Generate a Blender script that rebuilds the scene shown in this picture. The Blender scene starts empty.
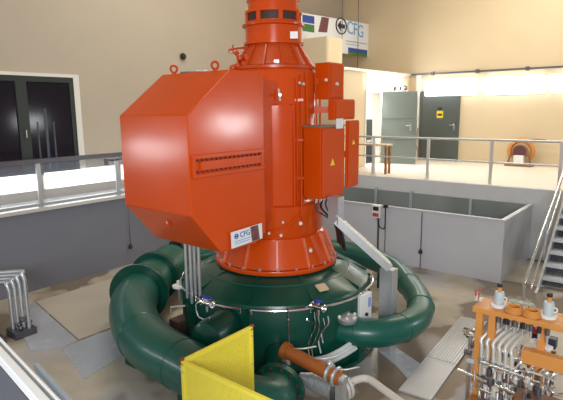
import bpy, bmesh, math, random
from math import sin, cos, pi, radians, hypot, atan2
from mathutils import Vector as V, Matrix
random.seed(7)
SC = bpy.context.scene
COL = SC.collection

# ------------------------------------------------------------------ camera
F_PX, PITCH, YAW, ROLL, EYE = 508.0, radians(10.05), radians(39.1), radians(0.6), 1.6
fw = V((-sin(YAW)*cos(PITCH), cos(YAW)*cos(PITCH), -sin(PITCH)))
r0 = V((cos(YAW), sin(YAW), 0)); u0 = r0.cross(fw)
rt = r0*cos(ROLL) - u0*sin(ROLL); up = u0*cos(ROLL) + r0*sin(ROLL)
cam = bpy.data.cameras.new('camera'); co = bpy.data.objects.new('camera', cam); COL.objects.link(co)
cam.sensor_width = 36; cam.lens = 36*F_PX/563; cam.clip_start = .05; cam.clip_end = 100
co.matrix_world = Matrix(((rt.x, up.x, -fw.x, 0), (rt.y, up.y, -fw.y, 0), (rt.z, up.z, -fw.z, EYE), (0, 0, 0, 1)))
SC.camera = co
SC.view_settings.view_transform = 'Standard'; SC.view_settings.look = 'None'
SC.view_settings.gamma = 1; SC.view_settings.use_curve_mapping = False
SC.view_settings.exposure = 0.55

# ------------------------------------------------------------------ light
W = bpy.data.worlds.new('world'); SC.world = W; W.use_nodes = True
W.node_tree.nodes['Background'].inputs[0].default_value = (.92, .93, .95, 1)
W.node_tree.nodes['Background'].inputs[1].default_value = .30

def area(name, loc, target, sx, sy, power, color):
    l = bpy.data.lights.new(name, 'AREA'); l.shape = 'RECTANGLE'; l.size = sx; l.size_y = sy
    l.energy = power; l.color = color
    o = bpy.data.objects.new(name, l); COL.objects.link(o); o.location = loc
    o.rotation_euler = (V(target)-V(loc)).to_track_quat('-Z', 'Y').to_euler()
    return o
# unseen fill lights added behind the gallery and below the ceiling
area('hall_fill_light', (2.4, -3.0, 2.6), (-4.2, 5.0, .2), 3.0, 1.6, 380, (.95, .98, 1))
area('ceiling_fill_light', (-4.6, 3.2, 6.1), (-4.6, 3.2, 0), 3.0, .5, 30, (1, .93, .82))
area('ceiling_fill_light', (-3.4, 12.6, 6.1), (-3.6, 12.9, 0), 5.0, .6, 200, (1, .90, .74))
area('ceiling_fill_light', (-7.2, 7.0, 6.1), (-7.2, 7.0, 0), .5, 3.0, 90, (1, .93, .82))

area('side_highlight_light', (3.5, 10.6, 1.2), (-3.5, 3.6, 1.2), 1.2, .5, 50, (.95, .98, 1))  # unseen side lights, added for the highlights on the orange housing
area('side_highlight_light', (-9.5, -1.2, .75), (-4.0, 3.0, .9), 1.2, .4, 21, (.95, .98, 1))

# ------------------------------------------------------------------ geometry of views (site survey by ray and plane)
EYEV = V((0, 0, EYE))
def ray(x, y): return fw*F_PX + rt*(x-281.5) - up*(y-200.0)
def pz(x, y, z): d = ray(x, y); return EYEV + d*((z-EYE)/d.z)
def px(x, y, X): d = ray(x, y); return EYEV + d*(X/d.x)
def py(x, y, Y): d = ray(x, y); return EYEV + d*(Y/d.y)
AX = V((-4.22, 5.07, 0))                       # the machine's vertical axis
NH = AX.normalized()
def pa(x, y, off=0.0):                         # on the upright plane facing the gallery, off metres nearer than the axis
    d = ray(x, y); return EYEV + d*((AX.length-off)/d.dot(NH))

# ------------------------------------------------------------------ materials
MATS = {}
def mat(name, col, rough=.5, metal=0., noise=0., nscale=3., bump=0., bscale=40., coat=0., spec=.5, emit=None, es=0., stretch=None, rvar=0.):
    if name in MATS: return MATS[name]
    m = bpy.data.materials.new(name); MATS[name] = m; m.use_nodes = True
    nt = m.node_tree; b = nt.nodes['Principled BSDF']
    b.inputs['Base Color'].default_value = (*col, 1); b.inputs['Roughness'].default_value = rough
    b.inputs['Metallic'].default_value = metal; b.inputs['Coat Weight'].default_value = coat
    b.inputs['Coat Roughness'].default_value = .12
    b.inputs['Specular IOR Level'].default_value = spec
    tc = nt.nodes.new('ShaderNodeTexCoord'); mp = nt.nodes.new('ShaderNodeMapping')
    nt.links.new(tc.outputs['Object'], mp.inputs[0])
    if stretch: mp.inputs['Scale'].default_value = stretch
    if noise or rvar:
        n = nt.nodes.new('ShaderNodeTexNoise'); n.inputs['Scale'].default_value = nscale; n.inputs['Detail'].default_value = 6
        nt.links.new(mp.outputs[0], n.inputs['Vector'])
        if noise:
            mx = nt.nodes.new('ShaderNodeMix'); mx.data_type = 'RGBA'
            mx.inputs[6].default_value = (*[max(0, c*(1-noise)) for c in col], 1)
            mx.inputs[7].default_value = (*[min(1, c*(1+noise)) for c in col], 1)
            nt.links.new(n.outputs['Fac'], mx.inputs[0]); nt.links.new(mx.outputs[2], b.inputs['Base Color'])
        if rvar:
            mr = nt.nodes.new('ShaderNodeMapRange'); mr.inputs[1].default_value = .35; mr.inputs[2].default_value = .65
            mr.inputs[3].default_value = max(.03, rough-rvar); mr.inputs[4].default_value = min(1, rough+rvar)
            nt.links.new(n.outputs['Fac'], mr.inputs[0]); nt.links.new(mr.outputs[0], b.inputs['Roughness'])
    if bump:
        n2 = nt.nodes.new('ShaderNodeTexNoise'); n2.inputs['Scale'].default_value = bscale; n2.inputs['Detail'].default_value = 4
        nt.links.new(mp.outputs[0], n2.inputs['Vector'])
        bp = nt.nodes.new('ShaderNodeBump'); bp.inputs['Strength'].default_value = bump; bp.inputs['Distance'].default_value = .01
        nt.links.new(n2.outputs['Fac'], bp.inputs['Height']); nt.links.new(bp.outputs[0], b.inputs['Normal'])
    if emit:
        b.inputs['Emission Color'].default_value = (*emit, 1); b.inputs['Emission Strength'].default_value = es
    return m

ORANGE = mat('orange_paint', (.60, .066, .003), .22, noise=.06, nscale=2.2, bump=.02, bscale=5, coat=.15, rvar=.04, spec=.25)
ORANGE2 = mat('orange_cast_paint', (.50, .055, .003), .36, noise=.14, nscale=6, bump=.06, bscale=25, coat=.1)
GREEN = mat('green_paint', (.001, .058, .038), .30, noise=.12, nscale=3, bump=.03, bscale=10, coat=.1, spec=.35)
GREENP = mat('green_pipe_paint', (.002, .090, .064), .36, noise=.14, nscale=5, bump=.05, bscale=14, coat=.15)
YELLOW = mat('yellow_paint', (.86, .74, .07), .42, noise=.05)
CREAM = mat('cream_plaster', (.47, .405, .315), .80, noise=.05, nscale=1.2, bump=.12, bscale=60)
CREAM2 = mat('warm_cream_plaster', (.66, .54, .36), .78, noise=.05, nscale=1.2, bump=.12, bscale=60)
WHITEP = mat('white_trim_paint', (.74, .72, .65), .5)
GREYW = mat('grey_painted_concrete', (.17, .18, .215), .55, noise=.07, nscale=1.3, bump=.08)
GREYS = mat('grey_painted_steel', (.52, .53, .57), .42, noise=.06, nscale=1.8, rvar=.08)
GREYC = mat('light_grey_concrete', (.58, .59, .60), .7, noise=.08, nscale=3, bump=.1)
STEEL = mat('brushed_steel', (.42, .44, .46), .26, metal=1, noise=.12, nscale=5, stretch=(1, 1, 6), rvar=.08)
STEELD = mat('dark_steel', (.16, .16, .18), .40, metal=.8)
GALV = mat('galvanised_steel', (.56, .58, .60), .38, metal=.75, noise=.12, nscale=14)
CHROME = mat('polished_steel', (.80, .81, .82), .16, metal=1)
ALU = mat('pale_aluminium', (.66, .65, .61), .42, metal=.4, noise=.05)
DGREEN = mat('dark_green_frame', (.020, .028, .022), .40)
DOORG = mat('grey_green_door_paint', (.15, .18, .165), .42, noise=.06)
DOORD = mat('dark_grey_door_paint', (.085, .10, .095), .42, noise=.05)
BLACK = mat('black_rubber', (.012, .012, .014), .5)
WHITE = mat('white_plastic', (.78, .78, .76), .4)
RED = mat('red_plastic', (.55, .03, .03), .4)
BLUEP = mat('blue_plastic', (.02, .05, .40), .35)
BROWN = mat('brown_wood', (.27, .12, .05), .55, noise=.2, nscale=8, stretch=(1, 1, .2))
WOODT = mat('pale_wood', (.60, .45, .28), .5, noise=.1, nscale=8)
COPPER = mat('copper_orange_paint', (.30, .085, .012), .38, noise=.15, nscale=8)
TAN = mat('orange_ochre_paint', (.62, .26, .06), .45, noise=.12, nscale=5)
TANB = mat('tan_leather_board', (.42, .22, .12), .7)
BGREY = mat('beige_steel', (.74, .62, .42), .5)
YELL2 = mat('yellow_label', (.85, .60, .02), .5)
BLUEI = mat('blue_ink', (.02, .06, .32), .5)
BLUEL = mat('sky_blue_ink', (.12, .35, .72), .5)
GRNI = mat('green_ink', (.04, .17, .04), .5)
BLKI = mat('black_ink', (.015, .015, .02), .5)
PHOTO = mat('maroon_photo_print', (.16, .05, .06), .5, noise=.8, nscale=12)
PAPER = mat('white_sheet', (.74, .76, .78), .45)
DKBLUE = mat('dark_blue_metal', (.02, .035, .06), .4)
LAMP = mat('lit_tube_diffuser', (.9, .9, .9), .4, emit=(.93, .97, 1), es=9)
LAMP2 = mat('lit_window_glass', (.9, .9, .9), .4, emit=(.90, .96, 1), es=2.0)
GRATE = mat('pale_grating', (.50, .51, .53), .45, metal=.3, noise=.08)

def glassmat(name, tint, alpha, rough=.05):
    m = bpy.data.materials.new(name); m.use_nodes = True; nt = m.node_tree; b = nt.nodes['Principled BSDF']
    b.inputs['Base Color'].default_value = (*tint, 1); b.inputs['Roughness'].default_value = rough
    b.inputs['Alpha'].default_value = alpha; b.inputs['Metallic'].default_value = 0
    return m
PANEG = glassmat('smoky_panel_glass', (.30, .34, .40), .34, .08)
PANEW = mat('dark_window_glass', (.014, .010, .014), .10, spec=.15)

def floor_material():
    m = bpy.data.materials.new('stained_concrete'); m.use_nodes = True; nt = m.node_tree; b = nt.nodes['Principled BSDF']
    tc = nt.nodes.new('ShaderNodeTexCoord')
    def noise(scale, det=5, off=0):
        mp = nt.nodes.new('ShaderNodeMapping'); mp.inputs['Location'].default_value = (off, off*.7, 0)
        nt.links.new(tc.outputs['Object'], mp.inputs[0])
        n = nt.nodes.new('ShaderNodeTexNoise'); n.inputs['Scale'].default_value = scale; n.inputs['Detail'].default_value = det
        nt.links.new(mp.outputs[0], n.inputs[0]); return n
    def ramp(n, a, c):
        r = nt.nodes.new('ShaderNodeMapRange'); r.inputs[1].default_value = a; r.inputs[2].default_value = c
        r.clamp = True; nt.links.new(n.outputs['Fac'], r.inputs[0]); return r.outputs[0]
    def mix(f, a, c):
        x = nt.nodes.new('ShaderNodeMix'); x.data_type = 'RGBA'; nt.links.new(f, x.inputs[0])
        if isinstance(a, tuple): x.inputs[6].default_value = (*a, 1)
        else: nt.links.new(a, x.inputs[6])
        x.inputs[7].default_value = (*c, 1); return x.outputs[2]
    wet = ramp(noise(.75, 3, 4.3), .50, .56)
    c = mix(ramp(noise(2.5), .35, .65), (.40, .355, .285), (.50, .45, .365))
    c = mix(ramp(noise(.55, 4, 1.7), .50, .60), c, (.36, .36, .375))
    c = mix(wet, c, (.22, .175, .13))
    nt.links.new(c, b.inputs['Base Color'])
    r = nt.nodes.new('ShaderNodeMapRange'); r.inputs[3].default_value = .55; r.inputs[4].default_value = .20
    nt.links.new(wet, r.inputs[0]); nt.links.new(r.outputs[0], b.inputs['Roughness'])
    return m
CONC = floor_material()
SLABM = mat('beige_smooth_screed', (.50, .455, .38), .5, noise=.10, nscale=2)
SLABB = mat('bluish_wet_screed', (.40, .43, .48), .22, noise=.14, nscale=2.5, rvar=.12)
UPFLOOR = mat('pale_upper_screed', (.66, .60, .50), .5, noise=.08, nscale=1.5, rvar=.1)

# ------------------------------------------------------------------ mesh builder
class MB:
    def __init__(s): s.v = []; s.f = []; s.sm = []; s.mi = []; s.cur = 0
    def add(s, vs, fs, smooth=False):
        o = len(s.v); s.v += [V(v) for v in vs]
        for f in fs: s.f.append([i+o for i in f]); s.sm.append(smooth); s.mi.append(s.cur)
        return s
    def frame(s, o, X, Y, Z, sx, sy, sz):      # box: centre o, axes, full sizes
        o = V(o); X = V(X).normalized()*sx/2; Y = V(Y).normalized()*sy/2; Z = V(Z).normalized()*sz/2
        vs = [o+X*a+Y*b+Z*c for c in (-1, 1) for b in (-1, 1) for a in (-1, 1)]
        return s.add(vs, [(0, 2, 3, 1), (4, 5, 7, 6), (0, 1, 5, 4), (2, 6, 7, 3), (0, 4, 6, 2), (1, 3, 7, 5)])
    def box(s, a, b):
        a = V(a); b = V(b); lo = V(map(min, a, b)); hi = V(map(max, a, b)); d = hi-lo
        return s.frame((lo+hi)/2, (1, 0, 0), (0, 1, 0), (0, 0, 1), d.x, d.y, d.z)
    def bar(s, a, b, w, h, upv=(0, 0, 1)):
        a = V(a); b = V(b); d = (b-a).normalized(); u = V(upv)
        if abs(d.dot(u)) > .98: u = V((1, 0, 0))
        sd = d.cross(u).normalized(); u = sd.cross(d)
        return s.frame((a+b)/2, d, sd, u, (b-a).length, w, h)
    def tube(s, pts, r, n=12, closed=False, cap=True):
        pts = [V(p) for p in pts]; m = len(pts); rs = r if isinstance(r, (list, tuple)) else [r]*m
        prev = None; rings = []
        for i, p in enumerate(pts):
            if closed: t = pts[(i+1) % m]-pts[i-1]
            else: t = pts[min(i+1, m-1)]-pts[max(i-1, 0)]
            t.normalize()
            if prev is None:
                a = V((0, 0, 1)) if abs(t.z) < .9 else V((1, 0, 0)); u = (a-t*a.dot(t)).normalized()
            else: u = (prev-t*prev.dot(t)).normalized()
            prev = u; w = t.cross(u)
            rings.append([p+(u*cos(2*pi*k/n)+w*sin(2*pi*k/n))*rs[i] for k in range(n)])
        vs = [q for g in rings for q in g]; fs = []
        for i in range(m if closed else m-1):
            for k in range(n):
                a = i*n; b = ((i+1) % m)*n
                fs.append((a+k, a+(k+1) % n, b+(k+1) % n, b+k))
        s.add(vs, fs, True)
        if cap and not closed:
            s.add(rings[0], [tuple(range(n))[::-1]]); s.add(rings[-1], [tuple(range(n))])
        return s
    def lathe(s, o, axis, prof, n=48, a0=0., a1=2*pi, smooth=True, ref=None):   # prof: (radius, height along axis)
        o = V(o); ax = V(axis).normalized()
        a = V(ref) if ref else (V((1, 0, 0)) if abs(ax.x) < .9 else V((0, 1, 0)))
        u = (a-ax*a.dot(ax)).normalized(); w = ax.cross(u); full = abs(a1-a0-2*pi) < 1e-6
        k2 = n if full else n+1
        for i in range(len(prof)-1):
            vs = []
            for (r, h) in prof[i:i+2]:
                for k in range(k2):
                    t = a0+(a1-a0)*k/n; vs.append(o+ax*h+(u*cos(t)+w*sin(t))*max(r, 1e-5))
            fs = []
            for k in range(n):
                q = (k+1) % k2
                fs.append((k, q, k2+q, k2+k))
            s.add(vs, fs, smooth)
        return s
    def cyl(s, a, b, r, n=20, r2=None):
        a = V(a); b = V(b); L = (b-a).length; r2 = r if r2 is None else r2
        return s.lathe(a, b-a, [(0, 0), (r, 0)], n, smooth=False).lathe(a, b-a, [(r, 0), (r2, L)], n).lathe(a, b-a, [(r2, L), (0, L)], n, smooth=False)
    def prism(s, poly, d):                      # poly: list of points, extruded by vector d
        d = V(d); n = len(poly); p = [V(q) for q in poly]; vs = p+[q+d for q in p]
        return s.add(vs, [tuple(range(n))[::-1], tuple(range(n, 2*n))]+[(i, (i+1) % n, n+(i+1) % n, n+i) for i in range(n)])
    def sphere(s, c, r, n=14, sz=1.):
        c = V(c); return s.lathe(c, (0, 0, 1), [(r*cos(t), r*sz*sin(t)) for t in [(-pi/2+pi*i/8) for i in range(9)]], n)
    def torus(s, c, axis, R, r, n=28, m=8, a0=0, a1=2*pi):
        c = V(c); ax = V(axis).normalized(); a = V((0, 0, 1)) if abs(ax.z) < .9 else V((1, 0, 0))
        u = (a-ax*a.dot(ax)).normalized(); w = ax.cross(u); full = abs(a1-a0-2*pi) < 1e-6
        k = n if full else n+1
        return s.tube([c+(u*cos(a0+(a1-a0)*i/n)+w*sin(a0+(a1-a0)*i/n))*R for i in range(k)], r, m, closed=full)
    def build(s, name, m, parent=None, bevel=0., sub=0):
        me = bpy.data.meshes.new(name); base = V(parent['_b']) if parent is not None and '_b' in parent else V((0, 0, 0))
        me.from_pydata([v-base for v in s.v], [], s.f)
        for x in (m if isinstance(m, (list, tuple)) else [m]): me.materials.append(x)
        for p, q, k in zip(me.polygons, s.sm, s.mi): p.use_smooth = q; p.material_index = k
        bm = bmesh.new(); bm.from_mesh(me); bmesh.ops.remove_doubles(bm, verts=bm.verts, dist=1e-5)
        bmesh.ops.recalc_face_normals(bm, faces=bm.faces)
        for e in bm.edges:
            if len(e.link_faces) == 2 and e.calc_face_angle(0) > radians(38): e.smooth = False
        bm.to_mesh(me); bm.free()
        o = bpy.data.objects.new(name, me); COL.objects.link(o)
        if parent is not None:
            o.parent = parent; o['_b'] = list(base)
        if bevel:
            b = o.modifiers.new('b', 'BEVEL'); b.width = bevel; b.segments = 2; b.limit_method = 'ANGLE'; b.angle_limit = radians(40)
        return o

def split(mb, name, m, parent):               # every separate piece becomes a part of its own
    o = mb.build(name, m, parent); me = o.data
    bm = bmesh.new(); bm.from_mesh(me); seen = set(); groups = []
    for v in bm.verts:
        if v.index in seen: continue
        st = [v]; g = set()
        while st:
            q = st.pop()
            if q.index in g: continue
            g.add(q.index); st += [e.other_vert(q) for e in q.link_edges if e.other_vert(q).index not in g]
        seen |= g; groups.append(g)
    bm.free(); vs = [v.co.copy() for v in me.vertices]
    fs = [(list(p.vertices), p.use_smooth) for p in me.polygons]; gi = {}
    for i, g in enumerate(groups):
        for q in g: gi[q] = i
    for i, g in enumerate(groups):
        ix = {q: k for k, q in enumerate(sorted(g))}; ff = [(f, q) for f, q in fs if gi[f[0]] == i]
        n = bpy.data.meshes.new(name); n.from_pydata([vs[q] for q in sorted(g)], [], [[ix[q] for q in f] for f, _ in ff])
        n.materials.append(m)
        for p, (_, q) in zip(n.polygons, ff): p.use_smooth = q
        if i == 0: o.data = n
        else:
            c = o.copy(); c.data = n; COL.objects.link(c)
def thing(name, base, label, cat, group=None):
    o = bpy.data.objects.new(name, None); COL.objects.link(o); o.location = base; o['_b'] = list(base)
    o['label'] = label; o['category'] = cat
    if group: o['group'] = group
    return o
def tag(o, label, cat, group=None, kind=None):
    o['label'] = label; o['category'] = cat
    if group: o['group'] = group
    if kind: o['kind'] = kind
    return o
def struct(o, label=None):
    o['kind'] = 'structure'
    if label: o['label'] = label
    return o
def smoothpath(pts, k=8):
    P = [V(p) for p in pts]; P = [P[0]*2-P[1]]+P+[P[-1]*2-P[-2]]; out = []
    for i in range(1, len(P)-2):
        for j in range(k):
            t = j/k; a, b, c, d = P[i-1:i+3]
            out.append(.5*((2*b)+(c-a)*t+(2*a-5*b+4*c-d)*t*t+(3*b-a-3*c+d)*t*t*t))
    out.append(P[-2]); return out
def textobj(name, txt, size, m, origin, xdir, zdir, parent, ext=.001):
    cu = bpy.data.curves.new(name, 'FONT'); cu.body = txt; cu.size = size; cu.extrude = ext
    tmp = bpy.data.objects.new('t', cu); COL.objects.link(tmp); bpy.context.view_layer.update()
    me = bpy.data.meshes.new_from_object(tmp.evaluated_get(bpy.context.evaluated_depsgraph_get()))
    bpy.data.objects.remove(tmp); x = V(xdir).normalized(); z = V(zdir).normalized(); base = V(parent['_b'])
    n = x.cross(z)
    for v in me.vertices: v.co = V(origin)+x*v.co.x+z*v.co.y+n*v.co.z-base
    me.materials.clear(); me.materials.append(m); me.name = name
    o = bpy.data.objects.new(name, me); COL.objects.link(o); o.parent = parent; o['_b'] = list(base)
    return o

PIT = -1.43
# ================================================================== SETTING
struct(MB().box((-8.6, -.2, PIT-.2), (3.5, 11.0, PIT)).build('floor', CONC), 'stained concrete pit floor')
struct(MB().box((-8.6, 11.0, PIT-.2), (3.5, 15.4, 0)).build('floor_upper', UPFLOOR), 'pale screed upper floor in front of the doors')
struct(MB().box((-8.6, 10.93, PIT), (3.5, 11.0, -.005)).build('wall_pit_back', GREYC), 'grey concrete face below the upper floor')
# walkway behind the glass rail on the left
struct(MB().box((-9.7, -.2, PIT), (-8.6, 11.0, -.06)).build('wall_pit_left', GREYW), 'grey painted pit wall on the left')
struct(MB().box((-8.68, -.2, -.06), (-8.55, 10.93, 0)).build('trim_1', ALU), 'pale kerb edge along the pit wall')
struct(MB().box((-9.85, -.2, -.06), (-9.7, 15.6, 6.3)).build('wall_left', CREAM), 'cream plaster wall on the left')
struct(MB().box((-9.7, 11.0, -.3), (-8.6, 15.6, 0)).build('floor_upper.001', UPFLOOR), 'pale upper floor left corner')
struct(MB().box((-9.7, -.2, -.12), (-8.68, 11.0, -.055)).build('floor_walkway', GREYC), 'grey walkway behind the glass rail')
struct(MB().box((-9.85, 15.4, -.2), (3.5, 15.55, 6.3)).build('wall_back', CREAM2), 'warm cream wall behind the doors')
struct(MB().box((-9.9, -.3, 6.25), (3.6, 15.7, 6.35)).build('ceiling', CREAM), 'ceiling')
# protruding store room in the corner: a wall with a doorway facing the hall
PX = -7.2
d_lo = px(364, 150, PX).y; d_hi = px(383, 150, PX).y
rtop = 2.60
b = MB()
b.box((PX-.12, 11.45, 0), (PX, d_lo, rtop)); b.box((PX-.12, d_hi, 0), (PX, 15.4, rtop)); b.box((PX-.12, d_lo, 2.12), (PX, d_hi, rtop))
b.box((-9.7, 11.45, 0), (PX-.12, 11.57, rtop)); b.box((-9.7, 11.57, rtop-.1), (PX-.12, 15.4, rtop-.001))
struct(b.build('wall_partition', CREAM2), 'cream store room wall with open doorway')
struct(MB().box((PX-.14, 11.40, rtop), (PX+.05, 15.4, rtop+.07)).build('trim_2', ALU), 'thin ledge on top of the store room')
b = MB()
for yy in (d_lo, d_hi-.06): b.box((PX-.02, yy, 0), (PX+.03, yy+.06, 2.12))
b.box((PX-.02, d_lo+.06, 2.06), (PX+.03, d_hi-.06, 2.12))
struct(b.build('trim_3', WHITEP), 'white frame of the open doorway')
struct(MB().box((PX-1.0, d_lo-.5, 0.0), (PX-.98, 15.35, 2.4)).build('wall_store', mat('white_store_wall', (.8, .8, .78), .6)), 'bright white wall inside the store room')
area('store_room_light', (PX-.5, (d_lo+d_hi)/2+.1, 2.4), (PX-.6, (d_lo+d_hi)/2, 0), .6, .6, 90, (.95, .98, 1))
struct(MB().box((-9.69, 15.36, 0), (PX-.14, 15.395, 2.45)).build('wall_store.001', mat('white_store_wall', (.8, .8, .78), .6)), 'bright white back wall inside the store room')
# cable tray line above the doors
b = MB(); b.box((PX, 15.33, 2.62), (3.4, 15.4, 2.67))
for i in range(7): b.box((-6.5+i*1.35, 15.29, 2.59), (-6.42+i*1.35, 15.4, 2.70))
struct(b.build('trim_4', STEELD), 'thin dark cable tray above the lamps')

# doors in the back wall
def door(name, x0, x1, y, top, m, face, hx):
    r = thing(name, ((x0+x1)/2, y, 0), face, 'door'); r['kind'] = 'structure'; del r['category']
    MB().box((x0+.05, y-.05, .01), (x1-.05, y, top-.05)).build('panel', m, r, .004)
    f = MB(); f.box((x0, y-.07, 0), (x0+.05, y+.01, top)); f.box((x1-.05, y-.07, 0), (x1, y+.01, top)); f.box((x0+.05, y-.07, top-.05), (x1-.05, y+.01, top))
    f.build('door_frame', DOORD if m is DOORD else DOORG, r)
    h = MB(); h.box((hx-.025, y-.08, .93), (hx+.025, y-.05, 1.16)); h.tube([(hx, y-.07, 1.10), (hx, y-.12, 1.10), (hx-.13, y-.12, 1.10)], .013, 8)
    h.build('handle', CHROME, r)
    return r
xa = py(420.5, 120, 15.38).x; xb = py(459.5, 120, 15.38).x; dtop = py(440, 90.8, 15.38).z
dr = door('door_1', xa, xb, 15.39, dtop, DOORD, 'dark grey steel door with yellow notice', xb-.14)
q0 = py(437, 111, 15.34); q1 = py(443, 118, 15.34)
MB().box((q0.x, 15.325, q1.z), (q1.x, 15.338, q0.z)).build('notice', YELL2, dr)
MB().box((q0.x+.03, 15.318, q1.z+.07), (q1.x-.03, 15.326, q1.z+.13)).build('notice_print', BLKI, dr)
q2 = py(440, 108.5, 15.34)
MB().box((q2.x-.07, 15.325, q2.z-.035), (q2.x+.07, 15.338, q2.z+.03)).build('notice_hood', BLACK, dr)
struct(MB().box((xa-.16, 15.31, 0), (xa-.03, 15.4, 2.62)).build('trim_5', WHITEP), 'pale pillar between the two doors')
# the open door leaf in front of the back wall
L0 = pz(380.5, 163.6, 0); L1 = pz(415.3, 164.8, 0); ltop = pp_z = (L0+L1)/2
dirL = (L1-L0).normalized(); nL = dirL.cross(V((0, 0, 1)))
lz = None
d_ = ray(398, 91.5); t_ = ((L0-EYEV).dot(nL))/d_.dot(nL); lz = (EYEV+d_*t_).z
lf = thing('door_2', tuple(L0), 'grey green steel door leaf standing open', 'door'); lf['kind'] = 'structure'; del lf['category']
MB().frame((L0+L1)/2+V((0, 0, lz/2+.01)), dirL, nL, (0, 0, 1), (L1-L0).length, .05, lz-.03).build('panel', DOORG, lf, .004)
hh = MB(); hc = L1-dirL*.16+nL*.04+V((0, 0, 1.08)); hh.frame(hc, dirL, nL, (0, 0, 1), .05, .02, .22)
hh.tube([hc+V((0, 0, .05)), hc+nL*.05+V((0, 0, .05)), hc+nL*.05-dirL*.13+V((0, 0, .05))], .013, 8); hh.build('handle', CHROME, lf)
pm = MB(); pm.frame((L0+L1)/2+nL*.031+V((0, 0, .74)), dirL, nL, (0, 0, 1), (L1-L0).length*.94, .006, .02)
pm.frame((L0+L1)/2+nL*.031+V((0, 0, 1.32)), dirL, nL, (0, 0, 1), (L1-L0).length*.94, .006, .012); pm.build('seam', DOORD, lf)

# window in the left wall
WX = -9.7
w1 = px(77.5, 75, WX); wt = w1.z; wy1 = w1.y; wy0 = wy1-3.1; wb = .42
wr = thing('window_1', (WX, wy0, wb), 'dark window with cream reveal in the left wall', 'window'); wr['kind'] = 'structure'; del wr['category']
f = MB(); f.box((WX, wy0-.12, wt-.06), (WX+.04, wy1, wt)); f.box((WX, wy1-.12, wb), (WX+.04, wy1, wt-.06)); f.box((WX, wy0-.12, wb), (WX+.04, wy0, wt-.06))
f.build('reveal', WHITEP, wr)
f = MB(); fy1 = wy1-.12; ft = wt-.06
f.box((WX, wy0, ft-.10), (WX+.03, fy1, ft)); f.box((WX, wy0, wb), (WX+.03, fy1, wb+.08)); f.box((WX, fy1-.09, wb+.08), (WX+.03, fy1, ft-.10))
f.box((WX, wy0, wb+.08), (WX+.03, wy0+.09, ft-.10))
f.build('window_frame', DGREEN, wr)
my = px(22, 110, WX).y
f = MB(); f.box((WX, my-.10, wb+.08), (WX+.045, my+.10, ft-.10)); f.box((WX, my-1.3, wb+.08), (WX+.045, my-1.15, ft-.10)); split(f, 'mullion', DGREEN, wr)
f = MB(); f.tube([(WX+.05, my, 1.28), (WX+.09, my, 1.28), (WX+.09, my, 1.14)], .012, 8); f.build('handle', CHROME, wr)
MB().box((WX+.002, wy0+.09, wb+.08), (WX+.012, fy1-.09, ft-.10)).build('pane', PANEW, wr)
g = MB()
for ya, w in ((37, .03), (45, .05), (53, .03)):
    yy = px(ya, 130, WX).y; g.box((WX+.013, yy, wb+.1), (WX+.02, yy+w, wt-.9+.25*(ya == 45)))
split(g, 'glazing_bar', mat('grey_blue_bar', (.06, .07, .10), .4), wr)

# ================================================================== LAMPS AND GLOWING STRIPS
def light_strip(base, a, b, z0, z1, face, label, grp, m=LAMP):
    r = thing('wall_light_strip', base, label, 'lamp', grp)
    (x0, y0), (x1, y1) = a, b
    if face == 'y':
        MB().box((x0, y0, z0-.02), (x1, y0+.03, z1+.02)).build('housing', WHITEP, r)
        MB().box((x0+.02, y0-.06, z0), (x1-.02, y0, z1)).build('diffuser', m, r, .01)
    else:
        MB().box((x0, y0, z0-.02), (x0-.03, y1, z1+.02)).build('housing', WHITEP, r)
        MB().box((x0, y0+.02, z0), (x0+.06, y1-.02, z1)).build('diffuser', m, r, .01)
    return r
GB = 'bright strip lamps above the doors'
Lz1 = py(520, 76, 15.33).z; Lz0 = py(520, 93.5, 15.33).z
for (xa_, xb_, lab) in ((425, 477, 'bright white strip lamp directly above the dark grey door'), (484.5, 545, 'bright white strip lamp above the cable reel'), (553, 612, 'bright white strip lamp cut by the right picture edge')):
    x0 = py(xa_, 84, 15.33).x; x1 = py(xb_, 84, 15.33).x
    light_strip(((x0+x1)/2, 15.33, Lz0), (x0, 15.36), (x1, 15.36), Lz0, Lz1, 'y', lab, GB)
y0 = px(366, 84, PX).y; y1 = px(401, 84, PX).y
light_strip((PX+.03, y0, 2.2), (PX+.03, y0), (PX+.03, y1), 2.17, 2.50, 'x', 'bright strip lamp on the store room wall above the open doorway', GB)
zl1 = px(80, 169.5, WX+.06).z; zl0 = px(80, 184.5, WX+.06).z  # glowing strips added to stand for the bright bands behind the rail
for (xa_, xb_, lab) in ((-60, 37, 'low glowing strip behind the left rail, cut by the picture edge'), (44, 116, 'low glowing strip behind the left rail, the fully visible one'), (122, 170, 'low glowing strip behind the left rail, mostly hidden by the orange box')):
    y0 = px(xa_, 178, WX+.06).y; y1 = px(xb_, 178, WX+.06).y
    light_strip((WX+.03, y0, zl0), (WX+.03, y0), (WX+.03, y1), zl0, zl1, 'x', lab, 'low glowing strips on the left wall', mat('soft_glow_strip', (.9, .9, .9), .4, emit=(.93, .97, 1), es=3.5))

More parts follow.
